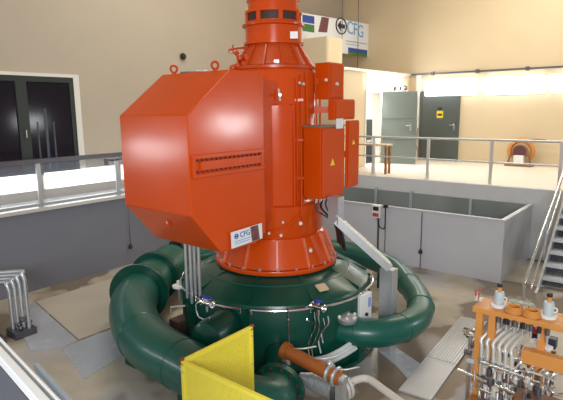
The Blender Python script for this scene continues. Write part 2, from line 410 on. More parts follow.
# ================================================================== RAILINGS
r = thing('glass_railing', (-8.6, 3, 0), 'long steel railing with smoky glass panels above the left pit wall', 'railing')
MB().bar((-8.6, -.1, .79), (-8.6, 10.9, .79), .09, .075).build('top_rail', STEELD, r)
MB().bar((-8.6, -.1, .05), (-8.6, 10.9, .05), .05, .05).build('bottom_rail', GALV, r)
pys = [4.05+1.51*i for i in range(-2, 5)]
for yy in pys: MB().box((-8.62, yy-.035, .0), (-8.57, yy+.035, .76)).build('post', STEELD if False else GALV, r)
for a, c in zip([-.1]+pys, pys+[10.9]):
    if c-a > .2: MB().box((-8.602, a+.04, .08), (-8.594, c-.04, .75)).build('glass_panel', PANEG, r)
q = px(112, 160, -8.5)
m_ = MB(); m_.tube([(-8.52, q.y-.1, .72), (-8.48, q.y, .70), (-8.48, q.y+.25, .72)], .018, 8); m_.box((-8.52, q.y-.16, .62), (-8.46, q.y-.11, .74)); m_.build('latch', STEELD, r)

r = thing('platform_railing', (-4.8, 11.15, 0), 'pale metal post and rail guard along the upper floor edge', 'railing')
for z, rr in ((.93, .025), (.46, .018)):
    MB().tube([(-8.4, 11.15, z), (-2.0, 11.15, z)], rr, 10).build('rail', GALV, r)
    MB().tube([(-1.05, 11.15, z), (3.4, 11.15, z)], rr, 10).build('rail', GALV, r)
for i in range(5):
    x = (-7.52, -6.12, -4.72, -3.32, -1.05)[i]
    MB().box((x-.03, 11.125, 0), (x+.03, 11.175, .93)).build('post', ALU, r)
MB().box((-2.03, 11.125, 0), (-1.97, 11.175, .93)).build('post', ALU, r)

r = thing('gallery_railing', (-1.4, .58, 0), 'bright steel handrail close by in the lower left corner', 'railing')
RAIL_GLARE = mat('glare_white_rail', (.86, .87, .88), .30, metal=.15)  # glare on the near rail is put into this near-white colour
def near_bar(p, q, z, w, h, name, m, e0=.25):
    a = pz(*p, z); c = pz(*q, z); d = (c-a).normalized(); MB().bar(a-d*e0, c+d*.25, w, h).build(name, m, r, .003)
    return a-d*.25, c+d*.25
near_bar((0, 355), (40, 400), .9, .024, .03, 'top_rail', RAIL_GLARE)
a, c = near_bar((4, 345), (56, 400), .9, .009, .02, 'glass_clamp', RAIL_GLARE)
near_bar((36, 366), (67, 400), .84, .014, .02, 'edge_strip', mat('blue_white_strip', (.5, .6, .7), .35), 0)
MB().bar(a+V((.0, -.03, -.42)), c+V((.0, -.03, -.42)), .008, .78).build('side_panel', mat('blue_grey_sheet', (.10, .11, .14), .35, metal=.3), r)

# ================================================================== STEEL ENCLOSURE (open topped tank against the pit wall)
TZ = -.32
r = thing('steel_tank', (-4.8, 10, PIT), 'open topped grey steel tank against the pit back wall', 'tank')
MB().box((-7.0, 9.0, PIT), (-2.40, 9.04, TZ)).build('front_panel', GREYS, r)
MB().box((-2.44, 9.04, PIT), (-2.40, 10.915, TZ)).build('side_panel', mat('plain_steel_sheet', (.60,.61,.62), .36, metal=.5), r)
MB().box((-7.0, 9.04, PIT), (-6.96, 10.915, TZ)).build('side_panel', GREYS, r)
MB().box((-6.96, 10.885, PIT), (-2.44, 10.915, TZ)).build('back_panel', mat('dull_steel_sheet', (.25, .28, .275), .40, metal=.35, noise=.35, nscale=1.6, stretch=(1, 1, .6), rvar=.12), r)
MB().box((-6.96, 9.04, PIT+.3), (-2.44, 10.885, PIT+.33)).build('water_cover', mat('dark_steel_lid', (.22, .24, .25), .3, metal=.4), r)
m_ = MB(); m_.box((-7.02, 8.985, TZ), (-2.38, 9.055, TZ+.025)); m_.box((-2.46, 9.055, TZ), (-2.38, 10.92, TZ+.025)); m_.build('rim', GREYS, r)
for x in (-4.8,): MB().box((x-.02, 8.992, PIT), (x+.02, 9.0, TZ-.01)).build('seam', STEELD, r)
q = px(393, 0, 0)
for pxl in (385.5, 422):
    x = py(pxl, 220, 9.0).x; MB().box((x-.008, 8.994, PIT), (x+.008, 9.0, TZ-.01)).build('seam', STEELD, r)
for pxl in (375, 410, 470):
    x = py(pxl, 205, 10.8).x; MB().box((x-.03, 10.82, PIT+.33), (x+.03, 10.885, TZ+.05 if pxl != 470 else TZ)).build('stiffener', GALV, r)
# control box on the tank
q = py(377.5, 211, 8.97); r = thing('control_box', (q.x, 8.99, q.z), 'small white and red push button box on the grey tank', 'control box')
MB().box((q.x-.09, 8.90, q.z-.13), (q.x+.09, 8.985, q.z+.13)).build('case', WHITE, r, .01)
MB().box((q.x-.06, 8.888, q.z+.02), (q.x+.06, 8.90, q.z+.10)).build('display', BLKI, r)
for i in range(3): MB().box((q.x-.065+.046*i, 8.885, q.z-.10), (q.x-.030+.046*i, 8.90, q.z-.03)).build('button', RED, r)
m_ = MB(); kx = py(386, 205, 8.97)
m_.tube(smoothpath([(q.x+.02, 8.95, q.z-.14), (q.x+.06, 8.95, q.z-.30), (q.x+.16, 8.95, q.z-.34), (kx.x, 8.95, q.z-.24), (kx.x, 8.95, q.z-.05), (kx.x, 8.95, q.z+.11)]), .012, 8)
m_.box((kx.x-.04, 8.93, q.z+.09), (kx.x+.04, 8.99, q.z+.15)); m_.build('cable', BLACK, r)
# two hanging float switches
for (xx, yy, top, pl, lab, fn) in ((130.5, 246, 205, -8.57, 'small black float switch hanging on the left pit wall beside the orange box', px), (420.5, 251, 214, 8.97, 'small black float switch hanging on the grey tank front', py)):
    q = fn(xx, yy, pl); q2 = fn(xx, top, pl)
    r = thing('float_switch', tuple(q), lab, 'switch', 'black float switches')
    m_ = MB(); m_.tube([q, V((q.x, q.y, q2.z))], .006, 6); m_.build('cable', STEELD, r)
    MB().lathe(q-V((0, 0, .06)), (0, 0, 1), [(0, 0), (.035, .01), (.04, .05), (.02, .09), (0, .1)], 14).build('float', BLACK, r)
# wall knob upper left
q = px(182.5, 56.5, -9.69); tag(MB().lathe(q, (1, 0, 0), [(.075, 0), (.08, .03), (.05, .08), (0, .09)], 18).build('wall_sensor', BLACK), 'small round black sensor high on the left cream wall', 'sensor')

# ================================================================== STAIRS
SX0, SX1 = -1.8, -.85
r = thing('steel_staircase', (SX0, 9.1, PIT), 'galvanised steel staircase going down from the upper floor at right', 'staircase')
tS = (0.0+1.43)/(10.85-9.15)
def sz(y): return -(10.85-y)*tS
for x in (SX0, SX1):
    MB().prism([(x-.02, 10.92, .02), (x-.02, 10.92, -.22), (x-.02, 9.0, sz(9.0)-.0), (x-.02, 9.0, PIT+.005), (x-.02, 8.85, PIT+.005), (x-.02, 9.0, sz(9.0)+.16), (x-.02, 10.85, .1)], (.04, 0, 0)).build('stringer', GALV, r)
for i in range(1, 8):
    z = -i*.178; y = 10.85+z/tS
    m_ = MB(); m_.box((SX0+.02, y-.14, z-.03), (SX1-.02, y+.12, z)); m_.box((SX0+.02, y-.15, z-.05), (SX1-.02, y-.135, z+.004)); m_.build('tread', mat('pale_tread', (.62, .64, .66), .45, metal=.2), r)
MB().prism([(SX0+.02, 10.9, -.25), (SX0+.02, 9.2, sz(9.2)-.02), (SX0+.02, 9.2, sz(9.2)-.0), (SX0+.02, 10.9, -.22)], (SX1-SX0-.04, 0, 0)).build('underside_sheet', STEEL, r)
for (A, B, rr) in (((561, 180), (524, 284), .026), ((558.5, 200), (531, 288), .018)):
    pA = px(*A, -1.86); pB = px(*B, -1.86); d = (pA-pB); pT = pA+d*.12
    MB().tube([pB-V((0, 0, .0)), pT], rr, 10).build('handrail', CHROME, r)
    if rr > .02: hA, hB = pT, pB
MB().tube([V((-1.86, hB.y+.05, PIT)), hB], .024, 10).build('rail_post', GALV, r)
MB().tube([V((-1.86, 9.6, sz(9.6))), hB+(hA-hB)*((9.6-hB.y)/(hA.y-hB.y))], .02, 10).build('rail_post', GALV, r)
MB().tube([V((-.85, 9.05, sz(9.05))), V((-.85, 9.05, sz(9.05)+.9)), V((-.85, 10.9, .95))], .024, 10).build('handrail', CHROME, r)

# ================================================================== STORE CABINET, BANNER
r = thing('beige_cabinet', (-8.1, 11.9, rtop), 'beige steel cabinet on the store room roof below the banner', 'cabinet')
x1 = -7.78; y1c = px(342.5, 45, x1).y; y0c = px(327, 45, x1).y; ztc = px(327, 36, x1).z
x0c = py(303, 45, y0c).x; zb0 = rtop+.001
MB().box((x0c, y0c, zb0), (x1, y1c, ztc)).build('body', BGREY, r, .01)
MB().box((x0c+.03, y0c-.012, zb0+.04), (x1-.03, y0c, ztc-.05)).build('door', BGREY, r)
MB().box((x1, y0c+.04, zb0+.04), (x1+.012, y1c-.04, ztc-.05)).build('side_sheet', BGREY, r)

BXP = -8.72
# the banner hung over the corner behind the cabinet
Pq = lambda x, y: px(x, y, BXP)
bl = Pq(301, 12.5); br = Pq(369, 24)
xd = V((0, 1, 0))
zt0 = Pq(301, 12.5).z; zt1 = Pq(369, 24).z; ztop = (zt0+zt1)/2
ya, yb = bl.y, br.y
zb = Pq(369, 57).z
bn = thing('banner', (BXP, ya, zb), 'white printed banner with arrow logo above the beige cabinet', 'banner')
def zl(y, t):   # print space: t=0 top, 1 bottom; the banner hangs with a slight slope
    top = zt0+(zt1-zt0)*(y-ya)/(yb-ya); return top-(top-zb)*t
def quad(mb, u0, u1, t0, t1, off):
    y0 = ya+(yb-ya)*u0; y1 = ya+(yb-ya)*u1
    mb.prism([(BXP+off, y0, zl(y0, t0)), (BXP+off, y1, zl(y1, t0)), (BXP+off, y1, zl(y1, t1)), (BXP+off, y0, zl(y0, t1))], (.004, 0, 0))
m_ = MB(); quad(m_, 0, 1, 0, 1, -.012); m_.build('sheet', PAPER, bn)
m_ = MB(); quad(m_, .02, .17, .05, .27, -.006); quad(m_, .66, .98, .80, .92, -.006); split(m_, 'blue_print', BLUEI, bn)
m_ = MB(); quad(m_, .02, .17, .30, .52, -.006); quad(m_, .66, .98, .92, 1, -.006); split(m_, 'green_print', GRNI, bn)
m_ = MB(); y0, y1 = ya+(yb-ya)*.235, ya+(yb-ya)*.37
m_.prism([(BXP-.006, y0+.12, zl(y0, .02)), (BXP-.006, y1, zl(y1, .02)), (BXP-.006, y1-.1, zl(y1, .46)), (BXP-.006, y0-.05, zl(y0, .48))], (.004, 0, 0)); m_.build('photo_print', PHOTO, bn)
m_ = MB(); quad(m_, .62, .97, .60, .63, -.006); quad(m_, .62, .85, .69, .71, -.006); split(m_, 'print_line', mat('pale_blue_ink', (.25, .35, .5), .5), bn)
lc = px(341.5, 26, BXP+.01)
m_ = MB(); m_.tube([(BXP+.005, lc.y+.29*cos(2*pi*k/28), lc.z+.23*sin(2*pi*k/28)) for k in range(28)], .02, 6, closed=True)
m_.prism([(BXP-.002, lc.y+a, lc.z+b) for a, b in ((-.21, 0), (-.02, .16), (-.02, .06), (.21, .06), (.21, -.06), (-.02, -.06), (-.02, -.16))], (.006, 0, 0))
m_.build('logo', BLKI, bn)
tp = px(347, 31.5, BXP+.01)
textobj('lettering', 'CFG', .54, BLUEL, (BXP+.004, tp.y, tp.z-.03), (0, 1, -.06), (0, 0, 1), bn, .003)
tp2 = px(348, 35.5, BXP+.01)
for pxl, top in ((342, 0), (358, 0)):
    q = px(pxl, 40, BXP+.12); q0 = px(pxl, 62, BXP+.12)
    tag(MB().tube([(BXP+.12, q.y, 2.62), (BXP+.12, q.y, 6.25)], .012, 6).build('hanging_cable', STEELD),
        'thin dark cable hanging through the arrow logo of the banner' if pxl == 342 else 'thin dark cable hanging in front of the right part of the banner', 'cable', 'cables in front of the banner')

# ================================================================== TABLE, REEL, SMALL THINGS ON THE UPPER FLOOR
t0 = pz(373, 176, 0); 
r = thing('small_table', (-6.9, 11.7, 0), 'small wooden table with brown legs behind the rail', 'table')
ty = 11.35; xs = [py(372.3, 170, ty).x, py(385, 170, ty).x]
MB().box((xs[0]-.75, ty-.06, .70), (xs[1]+.06, ty+.26, .74)).build('table_top', WOODT, r)
for x in (xs[0], xs[1]): MB().box((x-.025, ty, 0), (x+.025, ty+.05, .70)).build('leg', BROWN, r)
MB().box((xs[0]-.70, ty, 0), (xs[0]-.65, ty+.05, .70)).build('leg', BROWN, r); MB().box((xs[1]-.025, ty+.19, 0), (xs[1]+.025, ty+.24, .70)).build('leg', BROWN, r)
q = px(367, 150, PX-.4)
r = thing('drum', (q.x, q.y, 0), 'dark blue steel locker inside the open doorway', 'locker')
r.name = 'steel_locker'
MB().box((PX-.8, q.y-.15, 0), (PX-.35, q.y+.22, 1.3)).build('body', DKBLUE, r, .02)
MB().box((PX-.35, q.y+.12, .5), (PX-.335, q.y+.15, .8)).build('handle', CHROME, r)
MB().box((PX-.35, q.y-.11, .62), (PX-.344, q.y+.18, .70)).build('band', ALU, r)
# cable reel / pump at the back wall
c = py(520.5, 153, 15.1)
r = thing('hose_reel', (c.x, 15.1, 0), 'round orange brown hose reel standing at the back wall', 'hose reel')
MB().torus((c.x, 15.15, .40), (0, 1, 0), .30, .06, 32, 10, -2.2, 2.2).build('rim', TAN, r)
MB().torus((c.x, 15.02, .38), (0, 1, 0), .20, .03, 26, 8, -2.1, 2.1).build('coil', BROWN, r)
MB().cyl((c.x, 15.02, .38), (c.x, 15.18, .38), .17, 24).build('drum', mat('maroon_drum', (.12, .04, .05), .4), r)
m_ = MB(); m_.box((c.x-.13, 14.9, .05), (c.x+.13, 15.05, .30)); m_.build('motor', WHITE, r, .02)
m_ = MB(); m_.box((c.x-.36, 14.9, 0), (c.x+.36, 15.2, .05)); m_.bar((c.x-.3, 15.0, .05), (c.x-.22, 15.0, .35), .04, .04); m_.bar((c.x+.3, 15.0, .05), (c.x+.22, 15.0, .35), .04, .04); split(m_, 'stand', BROWN, r)
m_ = MB(); m_.tube(smoothpath([(c.x+.15, 15.1, .70), (c.x+.35, 15.1, .74), (c.x+.62, 15.1, .73)]), .02, 8); m_.build('hose', BROWN, r)
# closing mechanism cable by the doors
q = py(417.5, 110, 15.28)
m_ = MB(); m_.tube(smoothpath([py(418, 128, 15.27), py(416, 145, 15.27), py(419.5, 152, 15.27), py(418, 159, 15.27)]), .016, 8)
tag(m_.build('hanging_strap', BROWN), 'brown strap hanging between the two grey doors', 'strap')
r = thing('door_motor', tuple(px(398, 86, PX+.1)), 'small cluster of grey fittings beside the store room lamp', 'fitting')
m_ = MB()
for k in (394.5, 400, 405.5):
    a_ = px(k, 88, PX+.10); m_.sphere(a_, .07, 12); m_.tube([a_, a_+V((-.1, 0, .18))], .02, 8)
split(m_, 'spotlight', STEELD, r)

# ================================================================== GREEN TURBINE HOUSING
tg = thing('turbine_housing', (AX.x, AX.y, PIT), 'large round dark green turbine housing under the orange generator', 'turbine')
NS = 10; PH = .16; RH = 1.25
MB().lathe((AX.x, AX.y, 0), (0, 0, 1), [(RH, PIT), (RH, -.63), (RH-.03, -.56)], 80).build('side_wall', GREEN, tg)
MB().lathe((AX.x, AX.y, 0), (0, 0, 1), [(RH-.03, -.56), (.98, -.42), (.74, -.352), (0, -.352)], 80).build('lid', GREEN, tg)
MB().lathe((AX.x, AX.y, 0), (0, 0, 1), [(1.33, PIT), (1.33, PIT+.05), (RH, PIT+.05)], 56).build('base_ring', GREEN, tg)
for k in range(NS):                      # welded seams between the lid segments, standing fins on the wall
    t = 2*pi*(k+PH)/NS; u = V((cos(t), sin(t), 0))
    m_ = MB(); m_.bar(AX+u*.82+V((0, 0, -.37)), AX+u*1.22+V((0, 0, -.545)), .03, .03); m_.bar(AX+u*RH+V((0, 0, -.60)), AX+u*RH+V((0, 0, PIT+.05)), .05, .05, u)
    m_.build('rib', GREEN, tg)
for k in range(NS):                      # bright conduits around the lid edge
    t0_, t1_ = 2*pi*(k+PH+.08)/NS, 2*pi*(k+PH+.92)/NS
    if not (-pi*1.1 < atan2(sin((t0_+t1_)/2), cos((t0_+t1_)/2)) < .75): continue
    c = []
    for j in range(9):
        t = t0_+(t1_-t0_)*j/8; rr = RH+.02+.015*sin(pi*j/8); c.append((AX.x+rr*cos(t), AX.y+rr*sin(t), -.59))
    c = [V(c[0])+V((0, 0, -.05))]+c+[V(c[-1])+V((0, 0, -.05))]
    MB().tube(c, .015, 8).build('conduit', CHROME, tg)
# concentric lid edge
MB().torus((AX.x, AX.y, -.42), (0, 0, 1), .97, .012, 60, 6).build('weld_ring', GREENP, tg)
# plate and bits on the lid
def on_lid(x, y): return pz(x, y, -.47)
q = on_lid(322, 289)
MB().frame(q+V((0, 0, .02)), (q-AX).cross(V((0, 0, 1))), (q-AX), (0, 0, 1), .13, .10, .02).build('name_plate', WOODT, tg)
for (x, y) in ((176, 284),):
    q = pz(x, y, -.75)
# valves on the housing wall
for (x, y, s) in ((207, 303, 1.0), (318, 307, .9)):
    q = pa(x, y, 1.27)
    v = thing('drain_valve', tuple(q), 'blue handled drain valve on the %s of the green housing' % ('left front' if x < 250 else 'right front'), 'valve', 'drain valves')
    m_ = MB(); m_.cyl(q-V((.07, 0, 0)), q+V((.07, 0, .0)), .03, 12); m_.cyl(q-V((0, 0, .1)), q+V((0, 0, .05)), .02, 12)
    m_.torus(q-V((.08, 0, 0)), (1, 0, 0), .035, .012, 14, 6); m_.torus(q+V((.08, 0, 0)), (1, 0, 0), .035, .012, 14, 6); m_.build('body', CHROME, v)
    m_ = MB(); m_.torus(q+V((0, 0, .07)), (0, .5, 1), .045*s, .014, 16, 6); m_.cyl(q+V((0, 0, .04)), q+V((0, 0, .08)), .012, 8); m_.build('handwheel', BLUEP, v)
    m_ = MB(); m_.tube(smoothpath([q-V((.10, 0, 0)), q+V((-.16, -.02, -.06)), q+V((-.13, -.02, -.18)), q+V((-.02, -.02, -.20))]), .010, 8); m_.build('hose', CHROME, v)
q = pa(288, 325, 1.25)
m_ = MB(); m_.tube([pa(288, 308, 1.29), pa(289, 345, 1.29)], .007, 6); m_.sphere(pa(288.5, 320, 1.29), .016, 8); m_.sphere(pa(289, 344, 1.29), .02, 8); m_.build('sensor_lead', CHROME, tg)
# thin hoses running down the front right of the housing
for i, (a, c) in enumerate((((314, 312), (309, 358)), ((318, 314), (313, 362)), ((323, 318), (320, 350)), ((328, 316), (322, 340)))):
    A = pa(*a, 1.24); B = pa(*c, 1.28)
    tag(MB().tube(smoothpath([A, A.lerp(B, .3)+V((.03, 0, 0)), A.lerp(B, .7)-V((.03, 0, 0)), B+V((.04, -.04, -.01))]), .009, 6).build('thin_hose', CHROME),
        'thin metal hose running down the green housing, one of four above the copper pipe', 'hose', 'thin hoses on the green housing')
# injector stub on the left front
a = pa(207, 338, 1.50); u = (AX-a); u.z = 0; u.normalize()
inj = thing('injector', (a.x, a.y, PIT), 'dark green injector drum at the left front of the housing', 'injector')
m_ = MB(); m_.lathe(a-u*.02, u, [(0, -.05), (.12, -.035), (.175, .0), (.185, .03), (.185, .42)], 32); m_.build('drum', GREEN, inj)
m_ = MB(); m_.frame(a+V((0, 0, -.40)), u, u.cross(V((0, 0, 1))), (0, 0, 1), .2, .2, .40); m_.build('support', GREEN, inj)

# ================================================================== GREEN RING PIPES
def flange(mb, c, d, R, th, nb, br, Mb):
    d = V(d).normalized(); mb.cyl(V(c)-d*th/2, V(c)+d*th/2, R, 32)
    u = V((0, 0, 1)) if abs(d.z) < .9 else V((1, 0, 0)); u = (u-d*u.dot(d)).normalized(); w = d.cross(u)
    for k in range(nb):
        t = 2*pi*(k+.5)/nb; p = V(c)+(u*cos(t)+w*sin(t))*(R-.035); Mb.cyl(p-d*(th/2+.03), p+d*(th/2+.03), br, 6)
mp_ = thing('manifold_pipe', (-5.6, 3.8, PIT), 'thick green ring pipe curving around the left front of the housing', 'pipe')
zc = -1.0
pA = [pz(172, 263, zc), pz(150, 281, zc), pz(134, 302, zc), pz(137, 327, zc), pz(155, 348, zc), pz(183, 364, zc), pz(214, 382, zc), pz(240, 398, zc-.04), pz(266, 402, zc-.08), pz(277, 391, zc-.1)]
sp = smoothpath(pA, 7); n = len(sp)
MB().tube(sp, [.335-.115*i/(n-1) for i in range(n)], 32).build('pipe', GREENP, mp_)
fm = MB(); fb = MB(); i = int(.085*n); d = (sp[i+1]-sp[i-1]).normalized(); flange(fm, sp[i], d, .40, .05, 20, .03, fb); flange(fm, sp[i]+d*.06, d, .40, .05, 8, .02, MB()); fm.build('inlet_flange', GREEN, mp_); split(fb, 'flange_bolt', BLACK, mp_)
m_ = MB()
for t in (.38, .56, .74): i = int(t*n); d = (sp[i+1]-sp[i-1]).normalized(); m_.lathe(sp[i], d, [(.32-.115*t, -.012), (.342-.115*t, 0), (.32-.115*t, .012)], 32)
split(m_, 'weld_seam', GREENP, mp_)
i = int(.18*n); d = (sp[i+2]-sp[i-2]).normalized()
MB().cyl(sp[i]-d*.03, sp[i]+d*.03, .43, 40).build('collar_disc', GREEN, mp_, .006)
i = int(.26*n); d2 = (sp[i+2]-sp[i-2]).normalized()
MB().cyl(sp[1]-V((0, 0, .0)), sp[1]+V((0, 0, .0001))+(sp[4]-sp[1])*1.0, .35, 32).build('elbow_sleeve', GREENP, mp_)
fm = MB(); fb = MB(); dn = (sp[-1]-sp[-3]).normalized(); dn.z = 0
flange(fm, sp[-1]+dn*.02, dn, .27, .07, 14, .02, fb); fm.build('end_flange', GREEN, mp_); split(fb, 'flange_bolt', mat('rusty_bolt', (.07, .035, .025), .6, metal=.5), mp_)
# nozzle from the flange into the housing
tgt = AX+V((.0, 0, zc))
MB().cyl(sp[-1]+dn*.06, sp[-1].lerp(V((AX.x, AX.y, zc-.15)), .5), .15, 28, .15).build('nozzle', GREEN, mp_)
for (x, y) in ((135, 330), (190, 368)):
    q = pz(x, y, zc); MB().box((q.x-.10, q.y-.10, PIT), (q.x+.10, q.y+.10, zc-.22)).build('foot', GREEN, mp_)

r2 = thing('branch_pipe', (-2.8, 6, PIT), 'green pipe looping around the right and back of the housing', 'pipe')
pB = [pz(166, 263, zc), pz(196, 256, zc), pz(232, 250, zc), V((-5.3, 7.6, zc)), V((-4.55, 7.78, zc)), pz(392, 268, zc), pz(409, 285, zc), pz(420, 303, zc), pz(417, 318, zc), pz(398, 329, zc), pz(370, 333, zc), pz(336, 329, zc), pz(318, 322, zc)]
sb = smoothpath(pB, 7); nb_ = len(sb)
MB().tube(sb, [.25-.08*min(1, i/(nb_*.5)) for i in range(nb_)], 28).build('pipe', GREENP, r2)
fm = MB(); fb = MB(); d = (sb[3]-sb[0]).normalized(); flange(fm, sb[3], d, .36, .05, 18, .035, fb); flange(fm, sb[3]+d*.06, d, .36, .05, 16, .022, MB()); fm.build('flange', GREEN, r2); split(fb, 'flange_bolt', BLACK, r2)
i = int(.83*nb_); m_ = MB()
for t in (.50, .60, .73, .86): i = int(t*nb_); d = (sb[i+1]-sb[i-1]).normalized(); m_.lathe(sb[i], d, [(.17, -.01), (.182, 0), (.17, .01)], 28)
split(m_, 'weld_seam', GREENP, r2)
q = sb[int(.93*nb_)]
fm = MB(); fb = MB(); flange(fm, sb[-6], (sb[-2]-sb[-8]).normalized(), .25, .06, 12, .02, fb); fm.build('end_flange', GREEN, r2); split(fb, 'flange_bolt', GALV, r2)
m_ = MB(); m_.box((-4.0, 7.5, PIT), (-3.8, 7.7, zc-.12)); q = pz(386, 338, PIT); m_.box((q.x-.07, 5.0, PIT), (q.x+.07, 5.14, zc-.12)); split(m_, 'foot', GREEN, r2)

# silver cap sitting on the branch pipe, small white caps near the flange
q = pz(347, 318, -.80)
r = thing('air_valve', tuple(q), 'silver ring shaped air valve on the green branch pipe', 'valve')
MB().lathe(q-V((0, 0, .05)), (0, 0, 1), [(.10, 0), (.12, .03), (.12, .06), (.06, .10), (0, .11)], 20).build('body', GALV, r)
m_ = MB()
for k in range(6): t = k*pi/3; m_.sphere(q+V((.10*cos(t), .10*sin(t), .03)), .025, 8)
split(m_, 'bolt', ALU, r)
q = pz(179, 285, -.72)
r = thing('bleed_valve', tuple(q), 'small white bleed valve between the ring pipe and the housing', 'valve')
MB().lathe(q-V((0, 0, .03)), (0, 0, 1), [(0, 0), (.09, .0), (.09, .03), (.03, .05), (.03, .09), (0, .09)], 16).build('cap', WHITE, r)
MB().cyl(V((q.x, q.y, -.95)), q-V((0, 0, .03)), .02, 10).build('stem', GALV, r)
# dark steps between pipe and housing
q = pz(180, 322, -1.1)
r = thing('limit_switch', (q.x, q.y, PIT), 'brown valve block with pale bracket behind the ring pipe', 'valve')
MB().box((q.x-.10, q.y-.10, PIT), (q.x+.10, q.y+.12, -1.05)).build('block', mat('rusty_brown_paint', (.10, .06, .04), .6, noise=.3, nscale=10), r, .01)
m_ = MB(); m_.tube([V((q.x-.10, q.y-.06, -1.0)), V((q.x-.09, q.y-.06, -.90)), V((q.x+.10, q.y+.02, -.86)), V((q.x+.12, q.y+.02, -.92))], .014, 8); m_.build('bracket', ALU, r)

# ================================================================== ORANGE GENERATOR
og = thing('generator', (AX.x, AX.y, -.43), 'big vertical orange generator with an angular side housing', 'generator')
def Lz(prof, name, m=ORANGE, n=64, **k): return MB().lathe((AX.x, AX.y, 0), (0, 0, 1), prof, n, **k).build(name, m, og)
Lz([(.50, 2.08), (.52, 2.04), (.52, .50), (.62, .44), (.62, .12), (.60, .06)], 'body')
Lz([(.60, .06), (.63, .05), (.64, .02), (.77, -.29)], 'lower_cone')
Lz([(.60, -.295), (.805, -.295), (.81, -.305), (.81, -.34), (.805, -.35), (.6, -.35)], 'base_flange')
nb = 22
for k in range(nb):
    t = 2*pi*k/nb; p = V((AX.x+.785*cos(t), AX.y+.775*sin(t), -.295)); MB().cyl(p, p+V((0, 0, .03)), .017, 6).build('bolt', GALV, og)
for k in range(12):
    t = 2*pi*(k+.35)/12; u = V((cos(t), sin(t), 0)); w = V((-sin(t), cos(t), 0))*.012
    MB().prism([AX+u*.62+V((0, 0, .05))-w, AX+u*.665+V((0, 0, .05))-w, AX+u*.785+V((0, 0, -.27))-w, AX+u*.785+V((0, 0, -.296))-w, AX+u*.70+V((0, 0, -.296))-w], w*2).build('rib', mat('orange_worn_paint', (.74, .17, .07), .35, noise=.2, nscale=9), og)
for (x, y, s) in ((300.5, 223, .022), (310.5, 250, .022), (281, 235, .018), (283, 222, .014), (269, 233, .016)):
    q = pa(x, y, .66 if y < 240 else .71); MB().cyl(q-NH*.03, q+NH*.03, s, 10).build('plug', ALU, og)
# upper cone, collar and top tube
zt = 2.08
Lz([(.50, zt), (.52, zt+.01), (.52, zt+.04), (.47, zt+.06), (.34, 2.37), (.335, 2.40)], 'upper_cone', ORANGE2)
for k in range(14):
    t = 2*pi*(k+.5)/14; u = V((cos(t), sin(t), 0)); w = V((-sin(t), cos(t), 0))*.01
    MB().prism([AX+u*.34+V((0, 0, 2.38))-w, AX+u*.36+V((0, 0, 2.38))-w, AX+u*.51+V((0, 0, 2.14))-w, AX+u*.51+V((0, 0, 2.11))-w, AX+u*.46+V((0, 0, 2.11))-w], w*2).build('upper_rib', ORANGE2, og)
Lz([(.30, 2.39), (.375, 2.39), (.375, 2.42), (.35, 2.425), (.35, 2.60), (.385, 2.61), (.39, 2.63), (.35, 2.65), (.35, 2.66)], 'bearing_collar')
Lz([(.33, 2.66), (.33, 2.76)], 'vent_band', mat('dark_grille', (.05, .02, .015), .6))
for k in range(8):
    t = 2*pi*(k+.2)/8; u = V((cos(t), sin(t), 0)); MB().frame(AX+u*.337+V((0, 0, 2.71)), V((-sin(t), cos(t), 0)), u, (0, 0, 1), .05, .03, .10).build('vent_strut', ORANGE, og)
Lz([(.33, 2.755), (.355, 2.76), (.355, 2.79), (.315, 2.80), (.315, 2.90), (.33, 2.905), (.33, 2.92), (.315, 2.925), (.315, 3.30), (0, 3.30)], 'top_tube')
# angular side housing: a hexagonal box seen from its corner
BX0, BX1, BY0 = -4.53, -3.5, 3.0
prof = [(BY0, 1.56), (BY0+.56, 1.985), (4.03, 1.985), (4.03, .30), (BY0+.86, .21), (BY0+.36, .23), (BY0, .65)]
MB().box((BX0+.05, 4.03, .30), (-3.86, 4.75, 1.93)).build('housing_neck', ORANGE, og)
hs = MB().prism([(BX0, y, z) for y, z in prof], (BX1-BX0, 0, 0)).build('side_housing', ORANGE, og, .008)
# bolted joint band on the +X face
def fx(x, y): return px(x, y, BX1)
ym0, ym1 = fx(191, 165).y, fx(262, 160).y
zA = fx(190, 157.5).z; zB = fx(190, 177).z
m_ = MB()
for z in (zA, zB): m_.box((BX1, ym0, z-.018), (BX1+.035, ym1, z+.018))
for y in (ym0+.0, ym1-.04): m_.box((BX1, y, zB), (BX1+.03, y+.035, zA))
m_.box((BX1, ym0+.10, zB+.045), (BX1+.022, ym1-.03, zA-.045)); m_.build('joint_band', ORANGE, hs, .003)
m_ = MB()
for i in range(15):
    y = ym0+.07+(ym1-ym0-.12)*i/14
    for z in (zA-.035, zB+.035): m_.cyl((BX1, y, z), (BX1+.028, y, z), .011, 6)
split(m_, 'band_bolt', mat('dark_orange_bolt', (.20, .02, .008), .5), hs)
for (x, y) in ((174, 71.5), (215, 66)):
    q = px(x, y, -4.38 if x < 200 else -3.75); q.z = 2.03
    m_ = MB(); m_.torus((q.x, min(q.y, 4.6), 2.04), (1, -.4, 0), .036, .013, 18, 6); m_.cyl((q.x, min(q.y, 4.6), 1.975), (q.x, min(q.y, 4.6), 2.01), .02, 8); m_.build('lifting_eye', ORANGE2, hs)
m_ = MB(); a = px(181, 72.5, -4.3); b_ = px(208, 70, -3.9); a.z = b_.z = 2.0; a.y = min(a.y, 4.4); b_.y = min(b_.y, 4.5); m_.tube([a, b_], .012, 8); m_.build('grab_bar', GALV, hs)
q = px(168, 221, -4.15); q = V((-4.0, 3.15, .50)); m_ = MB(); m_.torus((-3.98, 3.13, .515), (1, 0, .3), .035, .012, 16, 6); m_.build('drain_eye', ORANGE2, hs)
